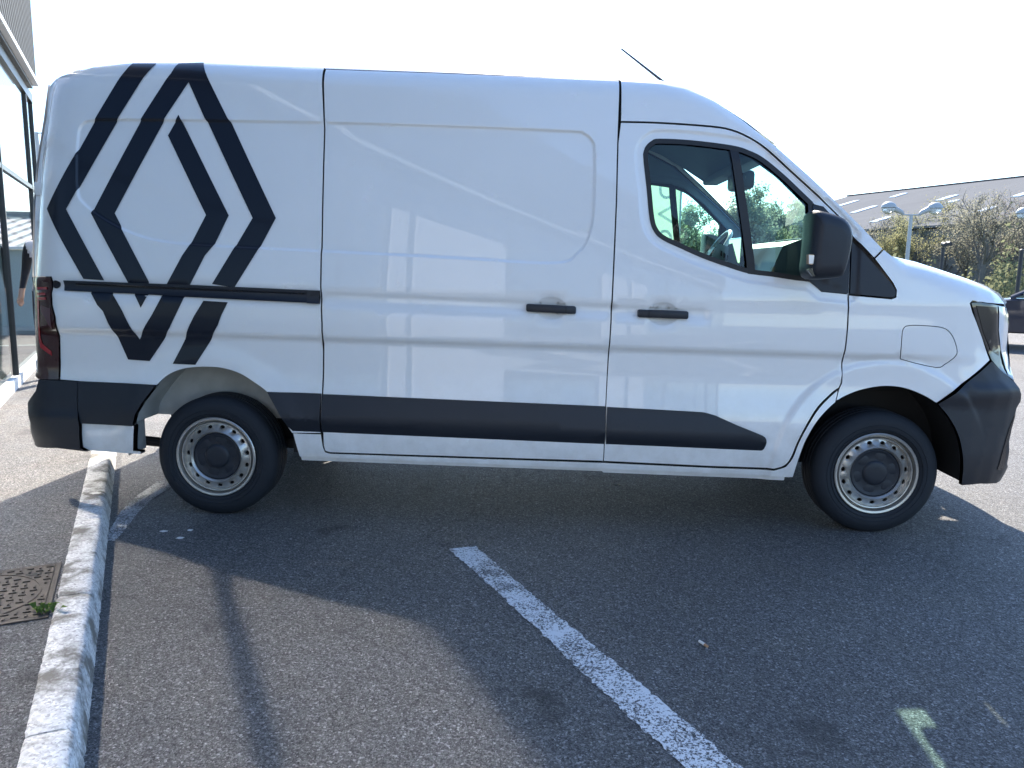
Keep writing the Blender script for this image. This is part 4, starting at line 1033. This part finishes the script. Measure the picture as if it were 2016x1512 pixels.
# ------------------------------------------------------------------ trees
def leafmat(name, c1, c2):
    b = NB(name); v = b.coord(); c = b.mix(b.noise(v, 1.2, 4, .7), c1, c2)
    d_ = b.n('ShaderNodeBsdfDiffuse'); tr_ = b.n('ShaderNodeBsdfTranslucent'); b.l(c, d_.inputs[0]); b.l(c, tr_.inputs[0])
    mx = b.n('ShaderNodeMixShader'); mx.inputs[0].default_value = .55; b.l(d_.outputs[0], mx.inputs[1]); b.l(tr_.outputs[0], mx.inputs[2]); b.l(mx.outputs[0], b.out.inputs[0])
leafmat('leaf_bud', (.25, .245, .18), (.35, .34, .26)); leafmat('leaf_brightened', (.31, .33, .25), (.43, .45, .34)); leafmat('leaf_yellow', (.28, .28, .15), (.38, .37, .20)); leafmat('leaf_spring', (.16, .175, .10), (.26, .27, .16)); leafmat('leaf_brown', (.22, .19, .16), (.30, .26, .23))  # bud and yellow tones greyed, putting distance haze into the leaf colour
b = NB('bark'); v = b.coord(); b.bsdf(b.mix(b.noise(v, 6, 5, .7), (.10, .095, .088), (.20, .19, .17)), .9)
def tree(px_, D, h, label, leaf, nleaf, seed, lean=0.0, rt=.13, spread=.55, lsz=.042):
    h = h*.80
    r = random.Random(seed)
    d = ray(px_, 545); p = CP + d*(D/np.hypot(d[0], d[1])*1.0); x, y = p[0], p[1]
    root = empty('tree', (x, y, 0), label=label, cat='tree', group='trees behind the car park')
    tw = MB(); lf = MB(); tips = []
    def grow(p0, dr, ln, rd, lev):
        n = 4 if lev < 2 else 3; pts = [p0]; rs = [rd]; dcur = dr.copy()
        for i in range(n):
            dcur = (dcur + Vector((r.gauss(0, .13), r.gauss(0, .13), r.gauss(.04, .08)))).normalized()
            pts.append(pts[-1] + dcur*ln/n); rs.append(rd*(1-.55*(i+1)/n))
        tw.tube(pts, rs, 6 if lev == 0 else (5 if lev == 1 else 3), cap=False)
        if lev >= 2: tips.extend(pts[1:])
        if lev < 4:
            m = (6, 5, 4, 3)[lev]
            for k in range(m):
                f = r.uniform(.35, 1.0) if lev else r.uniform(.28, 1.0); idx = f*n; i = min(int(idx), n-1); q = pts[i].lerp(pts[i+1], idx-i)
                ang = r.uniform(0, 6.283); sp_ = r.uniform(.45, 1.0)*spread*1.6
                a_ = dcur.orthogonal().normalized(); a_.rotate(Matrix.Rotation(ang, 3, dcur))
                nd_ = (dcur + a_*sp_).normalized()
                grow(q, nd_, ln*r.uniform(.48, .72), max(.013, rs[i]*.58), lev+1)
    grow(Vector((x, y, -.1)), Vector((lean, 0, 1)).normalized(), h*.52, rt, 0)
    for _ in range(nleaf):
        q = r.choice(tips) + Vector((r.gauss(0, .14), r.gauss(0, .14), r.gauss(0, .14)))
        a_ = Vector((r.gauss(0, 1), r.gauss(0, 1), r.gauss(0, 1))).normalized(); c_ = a_.orthogonal().normalized(); e_ = a_.cross(c_); s_ = lsz*r.uniform(.5, 1.2)
        k = len(lf.v); lf.v += [tuple(q-c_*s_), tuple(q+e_*s_*.6), tuple(q+c_*s_), tuple(q-e_*s_*.6)]; lf.f.append((k, k+1, k+2, k+3))
    mk('trunk', tw.v, tw.f, 'bark', root, smooth=True)
    mk('crown', lf.v, lf.f, leaf, root)
    under(root); return root
TR = [(1672,52,6.4,'slim bare tree left of the lamp post near the windscreen pillar','leaf_brown',1500,.02),
      (1706,50,6.0,'thin bare tree between windscreen pillar and lamp post','leaf_bud',1600,0),
      (1752,49,6.3,'tree with yellow young leaves just left of the lamp pole','leaf_yellow',4200,0),
      (1778,54,8.0,'taller tree with pale yellow top behind the lamp pole','leaf_yellow',2600,.03),
      (1822,52,6.6,'budding tree right of the lamp pole below its right head','leaf_spring',2600,-.03),
      (1862,50,7.4,'yellow green tree behind the security camera post','leaf_yellow',2800,.02),
      (1893,47,6.8,'grey brown budding tree between camera post and the big bare tree','leaf_bud',2200,.04),
      (1938,43,7.6,'big spreading bare tree above the headlight','leaf_bud',2400,.02),
      (1978,47,7.2,'leaning bare tree right of the big spreading tree','leaf_brown',1700,.12),
      (2022,45,7.0,'bare tree cut by the right edge of the picture','leaf_bud',1800,-.05)]
for i, (px_, D, h, lab, lm, nl, le) in enumerate(TR): tree(px_, D, h, lab, lm, int(nl*2.2), 40+i, le, rt=.17 if i == 7 else .10, spread=.62)
TW = [(1345,40,7.5,'green tree seen through the rear of the cab side window','leaf_spring',4200),(1395,42,7.0,'green tree seen behind the steering wheel','leaf_spring',3600),(1470,38,6.6,'leafy tree seen through the windscreen beside the window divider','leaf_spring',4600),(1520,36,7.2,'leafy tree seen through the middle of the windscreen','leaf_spring',5200),(1572,38,6.8,'leafy tree seen through the windscreen beside the door mirror','leaf_spring',4400),(1625,44,6.2,'budding tree hidden mostly behind the door mirror and pillar','leaf_bud',1800)]
TW = [(a_, c_+6, min(e_, 6.8) if a_ < 1600 else 5.2, f_, 'leaf_brightened' if a_ < 1600 else g_, n_*2) for a_, c_, e_, f_, g_, n_ in TW]  # trees behind the cab glass: leaf colour brightened to stand in for light
for i, (px_, D, h, lab, lm, nl) in enumerate(TW): tree(px_, D, h, lab, lm, nl, 80+i, r_*0 if False else 0.0, rt=.12, spread=.6, lsz=.09)
# undergrowth: one tangled mass below the trees
mb = MB(); r = random.Random(5)
for i in range(26000):
    px_ = r.uniform(1250, 2060); D = r.uniform(37, 50); d = ray(px_, 545); q = CP + d*(D/np.hypot(d[0], d[1]))
    hmax = 1.5 + 1.3*math.sin(px_*.021)*math.sin(px_*.0083+1) + .5*math.sin(px_*.09)
    z_ = abs(r.gauss(0, .5))*max(.5, hmax); s_ = r.uniform(.05, .13)
    a_ = Vector((r.gauss(0, 1), r.gauss(0, 1), r.gauss(0, 1))).normalized(); c_ = a_.orthogonal().normalized(); e_ = a_.cross(c_); q = Vector((q[0], q[1], z_))
    k = len(mb.v); mb.v += [tuple(q-c_*s_), tuple(q+e_*s_*.6), tuple(q+c_*s_), tuple(q-e_*s_*.6)]; mb.f.append((k, k+1, k+2, k+3))
tag(mk('undergrowth', mb.v, mb.f, 'leaf_spring'), 'green and brown undergrowth below the bare trees', 'undergrowth', kind='stuff')
# ------------------------------------------------------------------ flag seen through the cab
leafmat('flag_cloth', (.42, .47, .38), (.50, .55, .45))
leafmat('flag_white', (.86, .86, .84), (.9, .9, .88))
fp = atd(1308, 430, 13.0); FW, FH = .66, 3.3
fl_ = empty('banner_flag', (fp[0], fp[1], 0), label='tall pale green banner flag with white upright lettering behind the cab', cat='flag')
zc = fp[2]
rows = []
for i in range(25):
    z_ = zc-1.5 + FH*i/24
    rows.append([(fp[0]-FW*.62+FW*j/10, fp[1] + .035*math.sin(j*.75+i*.35)*(j/10), z_) for j in range(11)])
MB().loft(rows).build('cloth', 'flag_cloth', fl_, smooth=True)
MB().tube([(fp[0]+FW*.40, fp[1]+.01, 0), (fp[0]+FW*.40, fp[1]+.01, zc-1.5+FH+.15)], .02, 8).build('pole', 'lamp_grey', fl_, smooth=True)
MB().tube([(fp[0]+FW*.40, fp[1]+.01, 0), (fp[0]+FW*.40, fp[1]+.01, .1)], [.3, .25], 16).build('foot', 'concrete', fl_)
# letters D A C I A, turned to read upwards: strokes as thin bars
def stroke(pts, par, w_=.045):
    mb = MB()
    P_ = [np.array(p) for p in pts]
    for a_, c_ in zip(P_, P_[1:]):
        d = (c_-a_)/max(1e-6, np.hypot(*(c_-a_))); o = np.array([-d[1], d[0]])*w_/2; a2 = a_-d*w_*.3; c2 = c_+d*w_*.3
        mb.ext([(q[0], fp[1]-.045-.0012*(len(mb.f)//6), q[1]) for q in (a2-o, c2-o, c2+o, a2+o)], (0, .006, 0))
    return mb.build('letter', 'flag_white', par)
LHt, LWd = .22, .26                     # letter height (runs across) and width (runs up)
def up(u, vv, k): return (fp[0]+.12 - vv*LHt, zc-.46 + k*.40 + u*LWd)    # u along the reading direction (up), vv letter height
arc = lambda c, a0, a1, ru, rv, n=9: [(c[0]+ru*math.cos(t), c[1]+rv*math.sin(t)) for t in np.linspace(a0, a1, n)]
for k, segs in enumerate(([(0, 0)] + [(.45, 0)] + arc((.45, .5), -math.pi/2, math.pi/2, .5, .5) + [(0, 1)], [(0, 0), (.5, 1), (1, 0)], [(1, 0), (.5, 0)] + arc((.5, .5), -math.pi/2, -math.pi*1.5, .5, .5) + [(1, 1)], [(.5, 0), (.5, 1)], [(0, 0), (.5, 1), (1, 0)])):
    stroke([up(u, vv, k) for u, vv in segs], fl_)
under(fl_)
# ------------------------------------------------------------------ parked dark car
simple('car_paint', (.010, .014, .030), .3, Coat_Weight=1.0, Coat_Roughness=.03); mat_glass('car_glass', (.55, .68, .64), 1.5)
def car(x, y, label):                   # nose towards -X; x = windscreen base
    r = empty('parked_car', (x, y, 0), label=label, cat='car')
    body = [(-1.25, .30), (-1.30, .55), (-1.20, .72), (-.75, .86), (-.05, .97), (1.2, .99), (2.4, 1.0), (2.85, .95), (2.92, .6), (2.85, .32)]
    mb = MB(); rows = []
    for yo, k in ((0, .90), (.04, .97), (.10, 1.0), (1.66, 1.0), (1.72, .97), (1.76, .90)):
        rows.append([(x+px_*(.985 if k < 1 else 1), y+yo, .60+(z_-.60)*k) for px_, z_ in body] + [(x+body[0][0]*(.985 if k < 1 else 1), y+yo, .60+(body[0][1]-.60)*k)])
    mb.loft(rows); n_ = len(rows[0]); mb.f.append(tuple(range(n_-1))); mb.f.append(tuple(range(len(mb.v)-n_, len(mb.v)-1)))
    bo = mb.build('body', 'car_paint', r, smooth=True)
    roof = [(.75, 1.42), (1.4, 1.47), (2.1, 1.42)]
    MB().loft([[(x+a_, y+yo, z_-dz) for a_, z_ in roof] for yo, dz in ((.22, .03), (.35, 0), (1.41, 0), (1.54, .03))]).loft([[(x+a_, y+yo, z_-dz-.04) for a_, z_ in roof] for yo, dz in ((.22, .03), (1.54, .03))]).build('roof', 'car_paint', r, smooth=True)
    for yo, yi in ((.06, .22), (1.70, 1.54)):
        for a_, c_ in (((-.05, .97), (.75, 1.42)), ((1.05, .99), (1.15, 1.46)), ((2.55, 1.0), (2.1, 1.42))):
            MB().tube([(x+a_[0], y+yo, a_[1]-.01), (x+c_[0], y+yi, c_[1]-.03)], .035, 6).build('pillar', 'car_paint', r, smooth=True)
        mk('side_glass', [(x+.0, y+yo, .98), (x+2.5, y+yo, 1.0), (x+2.1, y+yi, 1.40), (x+.78, y+yi, 1.40)], [(0, 1, 2, 3)], 'car_glass', r)
        MB().bbox((x+.15, y+(yo if yo < 1 else yo)-(.18 if yo < 1 else 0), .98), (x+.35, y+yo+(.0 if yo < 1 else .18), 1.10), .03).build('door_mirror', 'car_paint', r, smooth=True)
    mk('windscreen', [(x-.05, y+.08, .975), (x-.05, y+1.68, .975), (x+.75, y+1.52, 1.40), (x+.75, y+.24, 1.40)], [(0, 1, 2, 3)], 'car_glass', r)
    mk('rear_window', [(x+2.55, y+.08, 1.0), (x+2.55, y+1.68, 1.0), (x+2.1, y+1.52, 1.40), (x+2.1, y+.24, 1.40)], [(0, 1, 2, 3)], 'car_glass', r)
    MB().tube([Vector((x+.45, y+.5, 1.02)) + Vector((.06*math.sin(t), .18*math.cos(t), .17*math.sin(t))) for t in np.linspace(0, 6.283, 25)], .014, 6, cap=False).build('steering_wheel', 'plastic_black', r, smooth=True)
    for sx in (1.1,):
        for sy in (.45, 1.25): MB().bbox((x+sx, y+sy-.22, .9), (x+sx+.14, y+sy+.22, 1.28), .05).build('seat', 'seat_fabric', r, smooth=True)
    for wx in (-.62, 2.0):
        for wy, sg in ((-.005, 1), (1.765, -1)):
            wv_ = empty('wheel'); wv_.parent = r
            mb = MB().lathe([(.02, .19), (0, .22), (0, .27), (.02, .31), (.05, .318), (.17, .318), (.2, .29), (.2, .2)], c=(0, 0, 0), n=32); mb.v = [(x+wx+a_, y+wy+sg*c_, .318+e_) for a_, c_, e_ in mb.v]; mb.build('tyre', 'rubber', wv_, smooth=True)
            mb = MB().lathe([(.02, .195), (.015, .17), (.03, .15), (.02, .05), (.01, .001)], c=(0, 0, 0), n=32); mb.v = [(x+wx+a_, y+wy+sg*c_, .318+e_) for a_, c_, e_ in mb.v]; mb.build('rim', 'wheel_steel', wv_, smooth=True)
    under(r); return r
cg = onZ(1984, 688)
car(float(cg[0]), float(cg[1]), 'dark blue car parked beyond the nose of the van').rotation_euler = (0, 0, -.55)
# ------------------------------------------------------------------ person half hidden behind the rear of the van
simple('skin', (.42, .26, .18), .6); simple('shirt_white', (.72, .71, .75), .85); simple('sleeve_black', (.015, .016, .02), .85); simple('trousers', (.03, .035, .05), .9); simple('hair_dark', (.02, .015, .012), .7); simple('shoe', (.02, .02, .02), .6)
def person(x, y, z0, face, label):
    root = empty('person', (x, y, z0), face, label=label, cat='person')
    J = dict(pel=(0,0,.95,.15,.11), bel=(0,0,1.10,.15,.11), che=(0,0.01,1.33,.17,.12), nk0=(0,0,1.50,.07,.06), nk1=(0,-.01,1.57,.055,.055), hd0=(0,-.02,1.66,.075,.09), hd1=(0,-.02,1.76,.07,.085))
    ed = [('pel','bel'),('bel','che'),('che','nk0'),('nk0','nk1'),('nk1','hd0'),('hd0','hd1')]
    for s, n_ in ((-1,'l'),(1,'r')):
        J.update({n_+'sh':(s*.19,0,1.46,.065,.06), n_+'el':(s*.27,.04,1.18,.045,.045), n_+'wr':(s*.235,-.10,.97,.03,.027), n_+'pa':(s*.225,-.14,.91,.035,.02),
                  n_+'hip':(s*.10,0,.90,.10,.10), n_+'kn':(s*.11,-.02,.50,.065,.065), n_+'an':(s*.11,.02,.10,.045,.045), n_+'toe':(s*.12,-.14,.045,.04,.035)})
        ed += [('che',n_+'sh'),(n_+'sh',n_+'el'),(n_+'el',n_+'wr'),(n_+'wr',n_+'pa'),('pel',n_+'hip'),(n_+'hip',n_+'kn'),(n_+'kn',n_+'an'),(n_+'an',n_+'toe')]
        for k in range(5):
            o_ = (k-2)*.017; l_ = (.05, .075, .085, .078, .06)[k]
            a_, c_ = n_+'f%da' % k, n_+'f%db' % k
            J[a_] = (s*.225+s*.004, -.155+o_*1.2, .875-l_*.45, .010, .010); J[c_] = (s*.215, -.165+o_*1.2, .875-l_*.95, .008, .008)
            ed += [(n_+'pa', a_), (a_, c_)]
    names = list(J); me = bpy.data.meshes.new('body'); me.from_pydata([J[k][:3] for k in names], [(names.index(a_), names.index(c_)) for a_, c_ in ed], [])
    o = bpy.data.objects.new('body', me); COL.objects.link(o)
    sk = o.modifiers.new('skin', 'SKIN'); ss = o.modifiers.new('sub', 'SUBSURF'); ss.levels = 2; ss.render_levels = 2
    for i, k in enumerate(names): me.skin_vertices[0].data[i].radius = J[k][3:]
    me.skin_vertices[0].data[0].use_root = True
    dg = bpy.context.evaluated_depsgraph_get(); dg.update(); ev = o.evaluated_get(dg); m2 = bpy.data.meshes.new_from_object(ev)
    bpy.data.objects.remove(o)
    for mm in ('shirt_white', 'sleeve_black', 'trousers', 'skin', 'shoe'): m2.materials.append(MATS[mm])
    for p in m2.polygons:
        c_ = p.center; p.use_smooth = True
        if c_.z < .10: p.material_index = 4
        elif c_.z > 1.53: p.material_index = 3
        elif abs(c_.x) > .185 and c_.z > .985 and c_.z < 1.50: p.material_index = 1
        elif abs(c_.x) > .16 and c_.z < .985 and c_.z > .7: p.material_index = 3
        elif c_.z < .97: p.material_index = 2
        else: p.material_index = 0
    bo = bpy.data.objects.new('body', m2); COL.objects.link(bo); bo.parent = root
    rows = []
    for i in range(7):
        a_ = i/6*math.pi/2; rows.append([(.088*math.cos(a_)*math.cos(t), -.012+.105*math.cos(a_)*math.sin(t)+.01, 1.72+.125*math.sin(a_)) for t in np.linspace(0, 6.2832, 17)])
    MB().loft(rows).build('hair', 'hair_dark', root, smooth=True)
    for s in (-1, 1):
        MB().lathe([(-.006, .001), (-.004, .006), (0, .009)], c=(s*.032, -.105, 1.70), n=10).build('eye', 'hair_dark', root, smooth=True)
        MB().bbox((s*.078-.01, -.02, 1.66), (s*.078+.01, .01, 1.72), .008).build('ear', 'skin', root, smooth=True)
    MB().add([(-.012, -.105, 1.655), (.012, -.105, 1.655), (0, -.135, 1.66), (0, -.105, 1.70)], [(0, 1, 2), (0, 2, 3), (1, 3, 2), (0, 3, 1)]).build('nose', 'skin', root)
    MB().bbox((-.025, -.108, 1.625), (.025, -.098, 1.635), .003).build('mouth', 'lens_red_clear', root)
    return root
pq = atd(60, 545, 8.2)
person(float(pq[0])+.20, float(pq[1]), .098, math.pi*.0, 'person in white top with black sleeves half hidden behind the van')
